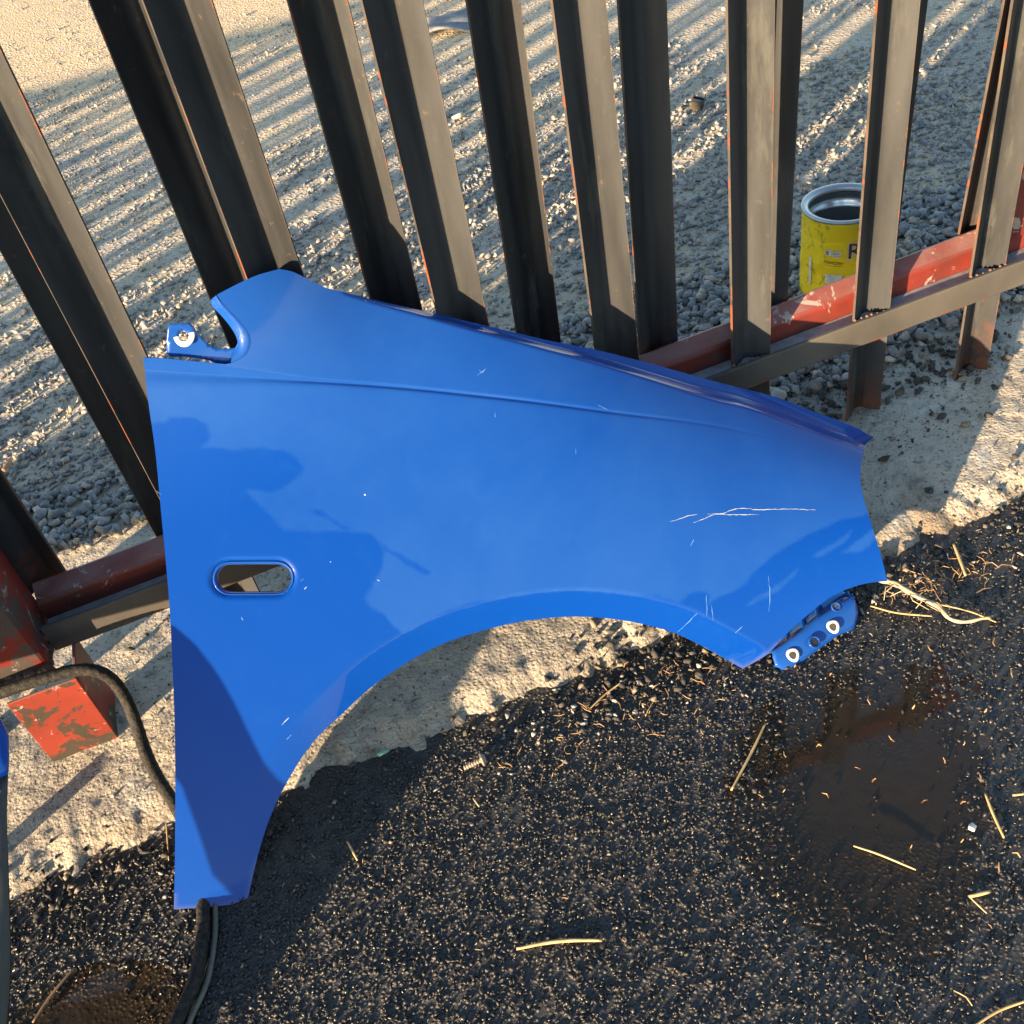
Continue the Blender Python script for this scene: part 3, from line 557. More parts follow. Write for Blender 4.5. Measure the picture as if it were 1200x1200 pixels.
railbox('top_rail', RX0, RX1, 0.0365, 0.0690, FTOP - 0.065, FTOP - 0.01, MR, gate, 0.0, 0.005)
railbox('gate_stile', 1.187, 1.262, 0.030, 0.080, 0.232, FTOP, MR, gate, 0, 0.005)

# weld beads where the pickets meet the rails
bm = bmesh.new()
for x in [v[0] for v in front_x.values()]:
    for k in range(7):
        bmesh.ops.create_icosphere(bm, subdivisions=1, radius=random.uniform(0.0018, 0.0035), matrix=Matrix.Translation((x + PW * k / 6 + random.uniform(-.002, .002), 0.0005, 0.185 + 0.016 * (x - RX0) + random.uniform(-.001, .002))))
tag(link('weld_bead', bm_mesh('weld_bead', bm, True), flat('weld_scale', (0.12, 0.06, 0.035), 0.7), gate), kind='stuff')

# gate post on the left
gp = empty('gate_post', (-0.50, 0.0, 0.0), 'thick square red steel post ending above the concrete at the left edge', 'post')
bm = bmesh.new(); add_box(bm, -0.562, -0.4515, -0.052, 0.055, 0.150, 1.12, 0.006)
link('post_tube', bm_mesh('post_tube', bm), MPOST, gp)
bm = bmesh.new()
for k in range(34):
    x = -0.555 + 0.104 * k / 33; bmesh.ops.create_icosphere(bm, subdivisions=1, radius=random.uniform(0.005, 0.009), matrix=Matrix.Translation((x, -0.050 + random.uniform(-.003, .002), 0.148 + random.uniform(-.004, .004))))
for k in range(20):
    bmesh.ops.create_icosphere(bm, subdivisions=1, radius=random.uniform(0.004, 0.008), matrix=Matrix.Translation((-0.4535, -0.05 + 0.1 * k / 19, 0.148 + random.uniform(-.004, .004))))
link('weld_seam', bm_mesh('weld_seam', bm, True), flat('rusty_weld', (0.085, 0.050, 0.032), 0.65), gp)
bm = bmesh.new()
add_box(bm, -0.517, -0.4195, -0.084, -0.079, -0.006, 0.142, 0.0012)      # front plate
add_box(bm, -0.4245, -0.4195, -0.0785, 0.010, -0.004, 0.142, 0.0012)     # side plate
link('post_foot', bm_mesh('post_foot', bm), MSTUB, gp)

# neighbouring fence leaf further left, same build
leaf = empty('steel_fence_panel', (-3.2, 0.04, 0.0), 'long run of dark steel pickets left of the red post', 'fence')
x = -0.66
while x > -7.2:
    picket(mf, x, 0.0, 0.0, random.uniform(-.004, .004), leaf); picket(mb, x - 0.100 + random.uniform(-.02, .02), 0.0705, 0.185, random.uniform(-.004, .004), leaf); x -= 0.30 + random.uniform(-.012, .012)
red_tube('red_bottom_rail', -7.3, -0.566, 0.0, leaf)
railbox('angle_rail', -7.3, -0.566, -0.0075, -0.0008, 0.1365, 0.185, MS, leaf, 0, 0.001)
railbox('top_rail', -7.3, -0.566, 0.0365, 0.0690, FTOP - 0.065, FTOP - 0.01, MR, leaf)

# ------------------------------------------------------------------ blue fender
TOPa = np.array(TOP); CREa = np.array(CREASE)
ARCHd = catmull(ARCH, 0.008); CREd = catmull(CREASE, 0.01); HO = np.array(HOLE_OUT)
def cat12(P):
    o = []
    for i in range(len(P) - 1):
        a = P[i - 1] if i else 2 * P[0] - P[1]; b = P[i]; c = P[i + 1]; d = P[i + 2] if i + 2 < len(P) else 2 * c - b
        for k in range(12):
            t = k / 12; o.append(0.5 * (2 * b + (c - a) * t + (2 * a - 5 * b + 4 * c - d) * t * t + (3 * b - a - 3 * c + d) * t ** 3))
    o.append(P[-1]); return np.array(o)
TOPD = cat12(TOPa)
def sst(x): 
    x = np.clip(x, 0, 1); return x * x * (3 - 2 * x)
def fbase(u, v):
    vt = np.interp(u, TOPD[:, 0], TOPD[:, 1]); A = .069 * sst((u - .55) / .52); vl = .25 - .21 * sst((u - .35) / .65)
    t = np.clip((v - vl) / (vt - vl), 0, 1.1); h = -A * t * t
    q = np.clip(v / vt, 0, 1); h = h + .012 * (1 - (2 * q - 1) ** 2)
    w_ = .010 + .010 * sst((u - .45) / .6); e = np.clip(1 - (vt - v) / w_, 0, 1.2) * sst((u - .36) / .06)
    return h - .017 * e ** 1.35 + .095 * np.clip((v - .45) / .27, 0, 1.1) ** 2 * sst((.66 - u) / .34)
def FH(Q, detail=True):
    u, v = Q[:, 0], Q[:, 1]; h = fbase(u, v)
    if detail:
        vc = np.interp(u, CREd[:, 0], CREd[:, 1]); s_ = (v - vc) * 0.9
        sg = .0022 + .008 * sst((.42 - u) / .24); am = .0021 * (1 - sst((u - .55) / .5)) + .0008 * sst((.42 - u) / .24)
        h = h - am * np.exp(-(s_ / sg) ** 2) + am * 0.6 / (1 + np.exp(s_ / sg)) 
        d = seg_dist(Q, ARCHd); lipw = 0.040
        h = h - 0.0105 * np.clip(1 - d / lipw, 0, 1) * sst((u - 0.08) / 0.26)
        h = h + 0.0011 * fbm(u * 6, v * 6, 81, 2)
        dh = seg_dist(Q, HO, True); h = h - 0.003 * np.clip(1 - dh / 0.006, 0, 1) ** 2
    return h
def F3(Q, off=0.0, detail=True):
    Q = np.asarray(Q, float); h = FH(Q, detail) + off
    return FO + Q[:, :1] * FU + Q[:, 1:2] * FV + h[:, None] * FN

def sheet(outline, holes, st, seed=1, extra=None):
    rs = np.random.default_rng(seed); P = np.asarray(outline); lo, hi = P.min(0), P.max(0)
    xs = np.arange(lo[0], hi[0], st); ys = np.arange(lo[1], hi[1], st * 0.866); X, Y = np.meshgrid(xs, ys); X[1::2] += st / 2
    Q = np.stack([X.ravel(), Y.ravel()], 1); Q = Q[inside(Q, P)]; Q = Q[seg_dist(Q, P, True) > st * 0.55]
    for h in holes: Q = Q[~inside(Q, h)]; Q = Q[seg_dist(Q, h, True) > st * 0.55]
    if extra is not None:
        Q = Q[seg_dist(Q, CREd) > 0.0066]; X_ = extra[inside(extra, P)]; Q = np.vstack([Q, X_[seg_dist(X_, P, True) > st * 0.5]])
    verts = [Vector(p) for p in P]; edges = [(i, (i + 1) % len(P)) for i in range(len(P))]
    for h in holes:
        o_ = len(verts); verts += [Vector(p) for p in h]; edges += [(o_ + i, o_ + (i + 1) % len(h)) for i in range(len(h))]
    verts += [Vector(p) for p in Q]
    v, e, f, *_ = delaunay_2d_cdt(verts, edges, [], 1, 1e-6, False)
    V = np.array([p[:] for p in v]); F = np.array([t for t in f if len(t) == 3])
    C = V[F].mean(1); k = inside(C, P)
    for h in holes: k &= ~inside(C, h)
    F = F[k]; a = V[F]; ar = np.cross(a[:, 1] - a[:, 0], a[:, 2] - a[:, 0]); F[ar < 0] = F[ar < 0][:, ::-1]
    return V, F

pieces = [catmull(p, 0.004) for p in (OUT_LEFT, OUT_BOTTOM, OUT_ARCH, OUT_LOWER, OUT_FRONT, OUT_TOP, OUT_PILLAR, OUT_NOTCH, OUT_STEP)]
outline = np.vstack([p[:-1] for p in pieces])
hole = catmull(HOLE_OUT, 0.004, True)
cr = catmull(CREASE, 0.0032); ct_ = np.gradient(cr, axis=0); ct_ /= np.linalg.norm(ct_, axis=1)[:, None]; cn_ = np.stack([-ct_[:, 1], ct_[:, 0]], 1)
V, F = sheet(outline, [hole], 0.0036, extra=np.vstack([cr + cn_ * k for k in (-.0052, -.0036, -.0022, -.0011, 0, .0011, .0022, .0036, .0052)]))
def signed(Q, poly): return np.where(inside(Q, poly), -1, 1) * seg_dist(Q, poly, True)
sheen_dust = signed(V, REFLECTED_DARK)  # painted reflection: dark ground inside this outline, pale sky outside
for d_ in DUST: sheen_dust = np.maximum(sheen_dust, -signed(V, d_))
for d_ in STREAK: sheen_dust = np.minimum(sheen_dust, signed(V, d_))
grime = np.clip(1 - seg_dist(V, outline, True) / 0.006, 0, 1) * (V[:, 1] < 0.02) * 0.3
fender = empty('car_fender', (0.05, -0.38, -0.018), 'scratched bright blue car fender leaning on the pickets', 'car fender')
P3 = F3(V)
o = link('fender_panel', np_mesh('fender_panel', P3, F, True, {'sheen_dust': sheen_dust, 'grime': grime}), MP, fender)
sm = o.modifiers.new('thickness', 'SOLIDIFY'); sm.thickness = 0.0011; sm.offset = -1; sm.use_rim = False

def loft(rows, closed=False):
    n = len(rows[0]); V = np.vstack(rows); F = []
    for k in range(len(rows) - 1):
        for i in range(n if closed else n - 1):
            j = (i + 1) % n; F.append((k * n + i, k * n + j, (k + 1) * n + j, (k + 1) * n + i))
    return V, np.array(F)
def fl_attr(V): return {'sheen_dust': np.full(len(V), 0.01), 'grime': np.zeros(len(V))}
# folded edges all round, each its own strip of one flange
Vs, Fs, off = [], [], 0
for p, dep in zip(pieces, (0.007, 0.008, 0.016, 0.010, 0.006, 0.012, 0.010, 0.0, 0.011)):
    if dep == 0: continue
    base = F3(p, 0.0)
    ctr = F3(np.array([[0.5, 0.35]]))[0]
    a, f_ = loft([base, base - FN * 0.0012 + 0, base - FN * dep * 0.5, base - FN * dep])
    Vs.append(a); Fs.append(f_ + off); off += len(a)
Vn = np.vstack(Vs); o = link('edge_flange', np_mesh('edge_flange', Vn, np.vstack(Fs), True, fl_attr(Vn)), MP, fender)
# indicator hole rim
hi = catmull(HOLE_IN, 0.004, True); n = 64
a0 = resample(np.vstack([hole, hole[:1]]), n + 1)[:-1]; a1 = resample(np.vstack([hi, hi[:1]]), n + 1)[:-1]
rows = [F3(a0, 0.0004), F3(a0 * .85 + a1 * .15, 0.0012), F3(a0 * .6 + a1 * .4, 0.0004), F3(a0 * .25 + a1 * .75, -0.0035), F3(a1, -0.007), F3(a1, -0.014)]
Vn, Fn = loft(rows, True); link('indicator_hole_rim', np_mesh('indicator_hole_rim', Vn, Fn, True, fl_attr(Vn)), MP, fender)
# rounded flange of the notch
n = 40; a0 = resample(catmull(NOTCH_OUT, 0.003), n); a1 = resample(catmull(NOTCH_IN, 0.003), n)
rows = [F3(a0 * (1 - t) + a1 * t, dz, False) for t, dz in ((0, 0.0003), (.15, .0012), (.35, -.0002), (.6, -.0035), (.85, -.0075), (1, -.0095), (1.0, -.014))]
Vn, Fn = loft(rows); link('notch_flange', np_mesh('notch_flange', Vn, Fn, True, fl_attr(Vn)), MP, fender)
# mounting tab with its bolt hole
tc = np.array(TAB_RING[0]); th = np.array([tc + 0.0058 * np.array([math.cos(a) * 1.0, math.sin(a)]) for a in np.linspace(0, 2 * math.pi, 20, endpoint=False)])
tb = catmull(TAB, 0.004, True); V2, F2 = sheet(tb, [th], 0.004)
o = link('mounting_tab', np_mesh('mounting_tab', F3(V2, -0.0102, False), F2, True, fl_attr(V2)), MP, fender)
sm = o.modifiers.new('thickness', 'SOLIDIFY'); sm.thickness = 0.0015; sm.offset = -1
def ring_mesh(name, c, ax_u, ax_v, nrm, r0, r1, hgt, n=28, wob=0.0):
    rows = []
    for r_, h_ in ((r0, 0.0), (r0 + 0.0003, hgt), (r1 - 0.0006, hgt), (r1, 0.0)):
        rows.append(np.array([c + nrm * h_ + r_ * (1 + wob * math.sin(3 * a + 1)) * (math.cos(a) * ax_u + math.sin(a) * ax_v) for a in np.linspace(0, 2 * math.pi, n, endpoint=False)]))
    V_, F_ = loft(rows, True); return np_mesh(name, V_, F_, True)
tab_o = o
rg = link('washer_mark', ring_mesh('washer_mark', F3(np.array([tc]), -0.0100, False)[0], FU, FV, FN, 0.0060, 0.0128, 0.0006, wob=0.04), MWH, tab_o)

# lower bracket
fb = np.array(BRACKET); c0 = fb.mean(0)
bmx = bmesh.new(); fr = fb[:10]; bk = fb[10:]
ridge = np.array(BR_RIDGE); fro = resample(fb[1:9], 24); rdg = resample(np.vstack([fb[0:1], ridge[1:], fb[9:10]]), 24); bkk = resample(np.array([fb[13], fb[12], fb[11], fb[10]]), 24)
nb = np.array([0.1, -0.55, 0.83]); nb /= np.linalg.norm(nb)
rows = [fro - nb * 0.006, fro, fro * .82 + rdg * .18 + nb * .0022, fro * .4 + rdg * .6 + nb * 0.0005, rdg + nb * .0018, rdg * .92 + bkk * .08 - nb * .004, rdg * .80 + bkk * .20 - nb * .010, rdg * .45 + bkk * .55 - nb * .012, bkk - nb * .010]
Vn, Fn = loft(rows); mbk = np_mesh('bumper_bracket', Vn, Fn, True, fl_attr(Vn))
brk = link('bumper_bracket', mbk, MP, fender)
sm = brk.modifiers.new('thickness', 'SOLIDIFY'); sm.thickness = 0.0018; sm.offset = -1
for a_, b_ in BR_RIBS:
    a_, b_ = np.array(a_), np.array(b_); bm = bmesh.new(); s_ = np.array([0.0022, 0.0005, 0])
    vv = [bm.verts.new(p) for p in (a_ - s_, a_ + s_, b_ + s_, b_ - s_, a_ - s_ - nb * .016, a_ + s_ - nb * .016, b_ + s_ - nb * .016, b_ - s_ - nb * .016)]
    for f_ in ((0, 1, 2, 3), (4, 7, 6, 5), (0, 4, 5, 1), (1, 5, 6, 2), (2, 6, 7, 3), (3, 7, 4, 0)): bm.faces.new([vv[i] for i in f_])
    me = bm_mesh('rib', bm); me.attributes.new('sheen_dust', 'FLOAT', 'POINT'); link('rib', me, MP, brk)
bu = np.array([0.95, 0.28, 0.1]); bu -= nb * (bu @ nb); bu /= np.linalg.norm(bu); bv = np.cross(nb, bu)
for i, c_ in enumerate(BR_RINGS):
    c_ = np.array(c_) + nb * 0.0040
    if i != 1 and i != 3: link('washer_mark', ring_mesh('washer_mark', c_, bu, bv, nb, 0.0052, 0.0098, 0.0007, wob=0.06), MWH, brk)
    else: link('hole_collar', ring_mesh('hole_collar', c_, bu, bv, nb, 0.0062 if i == 1 else 0.005, 0.0095 if i == 1 else 0.0075, 0.0016), MP, brk)
    rr = 0.0066 if i == 1 else 0.0053
    disc = np.array([c_ + nb * 0.0003 + rr * (math.cos(a) * bu + math.sin(a) * bv) for a in np.linspace(0, 2 * math.pi, 20, endpoint=False)])
    link('dark_hole_disc', np_mesh('dark_hole_disc', disc, [tuple(range(20))]), MBLK if i in (1,) else flat('dark_recess', (0.05, 0.045, 0.035), 0.8), brk)  # dark disc laid on the bracket in place of a cut hole

# scratches through the paint
def scratch(P, wdt, dep=0.00035):
    P = catmull(P, 0.004) if len(P) > 2 else resample(P, 6); n = len(P); T = np.gradient(P, axis=0); T /= np.linalg.norm(T, axis=1)[:, None] + 1e-9
    Nn = np.stack([-T[:, 1], T[:, 0]], 1); rs = RNG.uniform(0.25, 1.0, n); tap = np.sin(np.linspace(0.25, np.pi - 0.25, n)) ** 0.6
    wv = (wdt * rs * tap)[:, None]; jit = RNG.normal(0, 0.0003, (n, 2))
    return loft([F3(P + jit - Nn * wv, dep), F3(P + jit + Nn * wv, dep)])
MSC = flat('exposed_primer', (0.36, 0.40, 0.42), 0.7); MSF = flat('faint_scuff', (0.10, 0.22, 0.48), 0.6)
for i, s_ in enumerate(SCRATCH):
    V_, F_ = scratch(np.array(s_), 0.00055 if i < 3 else 0.0005)
    link('scratch', np_mesh('scratch', V_, F_), MSC if i < 3 or i in (10, 11, 12) else MSF, fender)

# ------------------------------------------------------------------ second fender, dark edge in frame; unseen part shaped to throw shadows
so = np.array(SECOND_OUT); si = np.array(SECOND_IN)
second = empty('car_fender', (-0.8, -0.5, -0.018), 'second blue fender with black liner, only its edge showing at lower left', 'car fender')
c0 = so[8]; e1 = so[15] - so[2]; e1 /= np.linalg.norm(e1); wv = si[0] - so[4]; nn_ = np.cross(e1, wv); nn_ /= np.linalg.norm(nn_); e2 = np.cross(nn_, e1)
def to2(P): return np.stack([(P - c0) @ e1, (P - c0) @ e2], 1)
ring = np.vstack([resample(catmull(so, 0.02), 60), si[::-1]]); r2 = to2(ring); dn = (ring - c0) @ nn_
blk = 0.0
def panel(name, sel, mat, extra=0.0):
    V2_, F2_ = sheet(sel, [], 0.03)
    from_edge = seg_dist(V2_, r2, True)
    # keep the outline edge, flatten inward
    hh = np.array([dn[np.argmin(np.linalg.norm(r2 - q, axis=1))] for q in V2_]) * np.exp(-from_edge / 0.10) + extra
    P_ = c0 + V2_[:, :1] * e1 + V2_[:, 1:2] * e2 + hh[:, None] * nn_
    o_ = link(name, np_mesh(name, P_, F2_, True, {'sheen_dust': np.full(len(P_), -0.01), 'grime': np.zeros(len(P_))}), mat, second)
    m_ = o_.modifiers.new('thickness', 'SOLIDIFY'); m_.thickness = 0.003; m_.offset = 0; return o_
def clip_half(poly, a, b):
    # Sutherland-Hodgman against line a->b (keep left side)
    out = []; n_ = len(poly); nrm = np.array([-(b - a)[1], (b - a)[0]])
    for i in range(n_):
        p, q = poly[i], poly[(i + 1) % n_]; dp, dq = (p - a) @ nrm, (q - a) @ nrm
        if dp >= 0: out.append(p)
        if (dp >= 0) != (dq >= 0): out.append(p + (q - p) * dp / (dp - dq))
    return np.array(out)
cut = to2(np.array([so[10] * 0.55 + so[9] * 0.45]))[0]; dirv = to2(np.array([si[2]]))[0] - cut; dirv /= np.linalg.norm(dirv)
ua = clip_half(r2, cut, cut + dirv); ub = clip_half(r2, cut, cut - dirv)
top_first = to2(so[:1])[0]
sa = (top_first - cut) @ np.array([-dirv[1], dirv[0]]) > 0
panel('fender_panel', ua if sa else ub, MP); panel('wheel_liner', ub if sa else ua, MBLK)

# unseen bar added left of frame for the thin shadow on the concrete
DX, DY = math.cos(AZ), math.sin(AZ)
st = empty('unseen_shadow_bar', (-0.640, -0.235, -0.01), 'unseen bar added at the left to throw a thin shadow on the concrete', 'shadow caster')
bm = bmesh.new(); add_box(bm, -0.640, -0.637, -0.252, -0.220, -0.01, 0.040, 0.0008); link('shadow_bar', bm_mesh('shadow_bar', bm), MSTUB, st)

# ------------------------------------------------------------------ hose
H = catmull(HOSE, 0.006); bm = bmesh.new(); tube(bm, H, 0.0088, 12, 0.03)
o = link('hose', bm_mesh('hose', bm, True), MRUB); tag(o, 'black ribbed rubber hose looping from the red post down behind the blue fender', 'hose')
H2 = catmull([(p[0] + 0.014, p[1] - 0.004, p[2] - 0.004) for p in HOSE[12:]], 0.01); bm = bmesh.new(); tube(bm, H2, 0.0035, 8)
o = link('cable', bm_mesh('cable', bm, True), flat('grey_cable', (0.07, 0.068, 0.06), 0.6)); tag(o, 'thin dark cable lying along the hose at the bottom of the picture', 'cable')

# ------------------------------------------------------------------ paint can
CX, CY, CZ0, ZO, CRD = 1.1115, 0.379, -0.020, 0.028, 0.0795
can = empty('paint_can', (CX, CY, CZ0), 'open dented yellow paint can standing on gravel behind the red rail', 'can')
def lathe(prof, n=72, dent=0.0):
    rows = []
    for r_, z in prof:
        a = np.linspace(0, 2 * np.pi, n, endpoint=False); rr = r_ + dent * (vnoise(a * 5, np.full(n, z * 45.0), 3) - 0.5) * np.clip(1 - abs(z - 0.06) / 0.075, 0, 1)
        rows.append(np.stack([CX + rr * np.cos(a), CY + rr * np.sin(a), np.full(n, z + (ZO if z > CZ0 + .01 else 0))], 1))
    return loft(rows, True)
prof = [(CRD - .001, CZ0), (CRD, CZ0 + .004), (CRD, 0.0)]
for k in range(11): prof += [(CRD + .0002, 0.012 + k * 0.0092), (CRD - .0016, 0.0166 + k * 0.0092)]
prof += [(CRD, 0.118), (CRD, 0.152), (CRD + .0008, 0.154)]
t = NT('yellow_label'); n1 = t.noise(26, 6, 0.7, dist=1.0)
c = t.mix(t.ramp(n1, (0.56, 0.0), (0.60, 0.75)), (0.78, 0.56, 0.010), (0.34, 0.27, 0.03)); c = t.mix(t.ramp(t.noise(60, 5, 0.7), (0.66, 0.0), (0.69, 0.8)), c, (0.15, 0.12, 0.05))
MYL = t.set(Base_Color=c, Roughness=0.38, Normal=t.bump(n1, 0.3, 0.003))
V_, F_ = lathe(prof, dent=0.004); link('can_body', np_mesh('can_body', V_, F_, True), MYL, can)
MTIN = NT('tin').set(Base_Color=(0.36, 0.38, 0.39), Metallic=0.8, Roughness=0.42)
pr = [(CRD + .0008, 0.1535), (CRD + .0022, 0.156), (CRD + .0016, 0.1600), (CRD - .003, 0.1605), (CRD - .0105, 0.1575), (CRD - .0120, 0.1545), (CRD - .0120, 0.150)]
V_, F_ = lathe(pr); link('can_rim', np_mesh('can_rim', V_, F_, True), MTIN, can)
pi_ = [(CRD - .012, 0.150), (CRD - .0025, 0.149), (CRD - .0025, 0.118)] + [(CRD - (.0025 if k % 2 else .0085), 0.116 - k * 0.0062) for k in range(22)] + [(CRD - .0025, -0.012), (0.0005, -0.013)]
V_, F_ = lathe(pi_); link('can_inside', np_mesh('can_inside', V_, F_, True), NT('dull_tin').set(Base_Color=(0.62, 0.64, 0.63), Metallic=0.9, Roughness=0.25), can)

def wrap(pts, z_up=0.0011):
    # (arc length, height) -> on the can's wall; arc 0 faces the camera
    a0 = math.atan2(-1.2 - CY, 0.0 - CX); r_ = CRD + z_up
    return [(CX + r_ * math.cos(a0 + s / CRD), CY + r_ * math.sin(a0 + s / CRD), z + ZO) for s, z in pts]
def text_mesh(body, size, s0, z0, lift, bold=0.0):
    cu = bpy.data.curves.new('t', 'FONT'); cu.body = body; cu.size = size; cu.offset = bold; cu.resolution_u = 3
    to = bpy.data.objects.new('t', cu); COL.objects.link(to); dg = bpy.context.evaluated_depsgraph_get(); me = bpy.data.meshes.new_from_object(to.evaluated_get(dg))
    bpy.data.objects.remove(to); bm = bmesh.new(); bm.from_mesh(me)
    bmesh.ops.triangulate(bm, faces=bm.faces); bmesh.ops.subdivide_edges(bm, edges=bm.edges, cuts=1)
    me2 = bpy.data.meshes.new('lettering'); bm.to_mesh(me2); bm.free()
    q = wrap([(s0 + v.co.x, z0 + v.co.y) for v in me2.vertices], lift)
    for v, p in zip(me2.vertices, q): v.co = p
    return me2
MBR = flat('brown_print', (0.07, 0.022, 0.015), 0.5); MLW = flat('white_print', (0.62, 0.60, 0.52), 0.5)
link('lettering', text_mesh('R', 0.046, 0.0095, 0.082, 0.0014, 0.0022), MLW, can)
link('lettering', text_mesh('R', 0.046, 0.0100, 0.0825, 0.0018, 0.0004), MBR, can)
def patch(s0, s1, z0, z1, mat, lift=0.0013, n=6):
    lo = wrap([(s0 + (s1 - s0) * i / n, z0) for i in range(n + 1)], lift); hi_ = wrap([(s0 + (s1 - s0) * i / n, z1) for i in range(n + 1)], lift)
    V_, F_ = loft([np.array(lo), np.array(hi_)]); return link('label_patch', np_mesh('label_patch', V_, F_), mat, can)
patch(-0.030, -0.018, 0.088, 0.101, MLW); patch(-0.016, 0.000, 0.086, 0.099, MLW); patch(-0.028, 0.004, 0.028, 0.048, MLW); patch(-0.066, -0.060, 0.015, 0.075, MLW)
MGR = flat('grey_print', (0.22, 0.21, 0.19), 0.5)
for k in range(3): patch(-0.015, -0.001, 0.0885 + k * .0033, 0.0898 + k * .0033, MGR, 0.0017)
patch(-0.0285, -0.0225, 0.0905, 0.0985, MGR, 0.0017)
for k in range(9):
    bm = bmesh.new(); s0 = -0.030 + k * 0.0040
    pts = wrap([(s0 + 0.0016 * math.cos(a) * (1 + .3 * (k % 3)), 0.0745 + (0.0026 if k in (0, 5, 6) else 0.0018) * math.sin(a) - 0.0002 * k) for a in np.linspace(0.4 * (k % 2), 5.2, 9)], 0.0018)
    tube(bm, pts, 0.00045, 4); link('lettering', bm_mesh('lettering', bm), MBR, can)
for k in range(10): patch(-0.026 + k * .003, -0.0242 + k * .003, 0.0665, 0.0677, MBR, 0.0017, 2)

# ------------------------------------------------------------------ small things lying about
def stick(name, pts, r, mat, label, cat, sides=6, taper=0.5):
    P_ = catmull(pts, 0.005); P_[:, 2] = P_[:, 2] + r + 0.0022; n_ = len(P_)
    bm = bmesh.new(); tube(bm, P_, [r * (taper + (1 - taper) * math.sin(math.pi * (0.15 + 0.7 * i / max(1, n_ - 1)))) for i in range(n_)], sides)
    o_ = link(name, bm_mesh(name, bm, True), mat); tag(o_, label, cat); return o_
LB = {'s1': ('pale_stick', 0.0024, 'long pale stick lying level on wet asphalt below the wheel arch', 'stick'),
      's2': ('dry_stalk', 0.0018, 'thin tan stalk standing out diagonally on asphalt left of the puddle', 'stalk'),
      's3': ('dry_stalk', 0.0013, 'straight pale stalk lying across the lower end of the brown puddle', 'stalk'),
      's4': ('dry_stalk', 0.0019, 'broken straw with a thick lower end by the right edge below the pebble', 'stalk'),
      's5': ('wood_chip', 0.0024, 'short blunt yellow wood chip near the lower right edge', 'wood chip'),
      's6': ('dry_needle', 0.0010, 'fine needle slanting away under the yellow wood chip', 'needle'),
      's7': ('dry_stalk', 0.0017, 'long straw crossing the bottom right corner of the asphalt', 'stalk'),
      's8': ('brown_twig', 0.0017, 'brown twig lying in the dark water at the bottom left', 'twig'),
      's9': ('dry_stalk', 0.0014, 'slanting straw on grit under the top of the wheel arch', 'stalk'),
      's10': ('dry_stalk', 0.0016, 'short pale straw at the edge of the shadow below the fender', 'stalk'),
      's11': ('wood_chip', 0.0026, 'orange brown splinter beside the straw litter right of the fender', 'wood chip'),
      's12': ('dry_stalk', 0.0013, 'yellow straw lying below the pale root', 'stalk'),
      's13': ('dry_stalk', 0.0011, 'fine straight straw crossing the far end of the pale root', 'stalk'),
      's14': ('dry_needle', 0.0012, 'pale needle lying beside the hose at the bottom', 'needle'),
      's15': ('dry_stalk', 0.0011, 'yellow stalk upright in the grit at the left edge of the fender', 'stalk'),
      's16': ('dry_needle', 0.0010, 'tiny pale needle on asphalt under the wheel arch shadow edge', 'needle'),
      's17': ('dry_needle', 0.0009, 'small curved needle on asphalt above the bottom right straw', 'needle'),
      's18': ('dry_stalk', 0.0016, 'short straw cut by the right edge of the picture above the broken straw', 'stalk')}
MTW = flat('brown_twig_bark', (0.20, 0.12, 0.07), 0.8)
for k_, (nm, r_, lb, ct) in LB.items():
    stick(nm, STRAWS[k_], r_, MTW if 'twig' in nm else MSTRAW, lb, ct)
bm = bmesh.new(); Rr = catmull(ROOT, 0.005); Rr[:, 2] += 0.006
tube(bm, Rr, [0.0044 * (1 - 0.55 * i / len(Rr)) * (1 + 0.15 * math.sin(i * 1.7)) for i in range(len(Rr))], 7)
for k in range(7):
    i = 3 + 2 * k
    if i >= len(Rr): break
    p0 = Rr[i]; a = random.uniform(0, 6.28); L_ = random.uniform(.015, .04)
    tube(bm, [p0, p0 + np.array([math.cos(a) * L_ * .5, math.sin(a) * L_ * .5, .003]), p0 + np.array([math.cos(a + .5) * L_, math.sin(a + .5) * L_, -.002])], [0.001, 0.0007, 0.0004], 5)
o = link('dry_root', bm_mesh('dry_root', bm, True), MROOT); tag(o, 'pale curved dry root running out from under the right tip of the fender', 'root')

def litter(name, n_, xf, yf, zf, label, lmin=0.006, lmax=0.028, r=0.0007):
    Vs, Fs, off = [], [], 0
    for k in range(n_):
        x = xf(); y = yf(); L_ = random.uniform(lmin, lmax); a = random.uniform(0, math.pi); b_ = random.uniform(-.5, .5)
        bm = bmesh.new(); z = float(zf(np.array([x]), np.array([y]))[0]) + 0.004
        pts = [(x, y, z), (x + math.cos(a) * L_ / 2, y + math.sin(a) * L_ / 2, z + random.uniform(0, .004)), (x + math.cos(a + b_) * L_, y + math.sin(a + b_) * L_, z + random.uniform(-.001, .006))]
        tube(bm, pts, [r, r * 1.3, r * 0.5], 3); bm.verts.ensure_lookup_table(); bm.verts.index_update()
        Vs.append(np.array([v.co[:] for v in bm.verts])); Fs += [[v.index + off for v in f.verts] for f in bm.faces]; off += len(bm.verts); bm.free()
    o_ = link(name, np_mesh(name, np.vstack(Vs), Fs), MLIT); tag(o_, label, 'litter', kind='stuff')
g_ = random.gauss
litter('straw_litter', 70, lambda: g_(0.78, 0.05), lambda: g_(-0.375, 0.022), lambda x, y: np.maximum(conc_z(x, y), asph_z(x, y)), 'tangle of dry pine needles beside the right tip of the fender', 0.008, 0.026, 0.0005)
litter('straw_litter', 90, lambda: g_(0.27, 0.11), lambda: g_(-0.37, 0.04), lambda x, y: np.maximum(conc_z(x, y), asph_z(x, y)), 'dry needles and bits on the grit under the wheel arch', 0.004, 0.018, 0.0005)
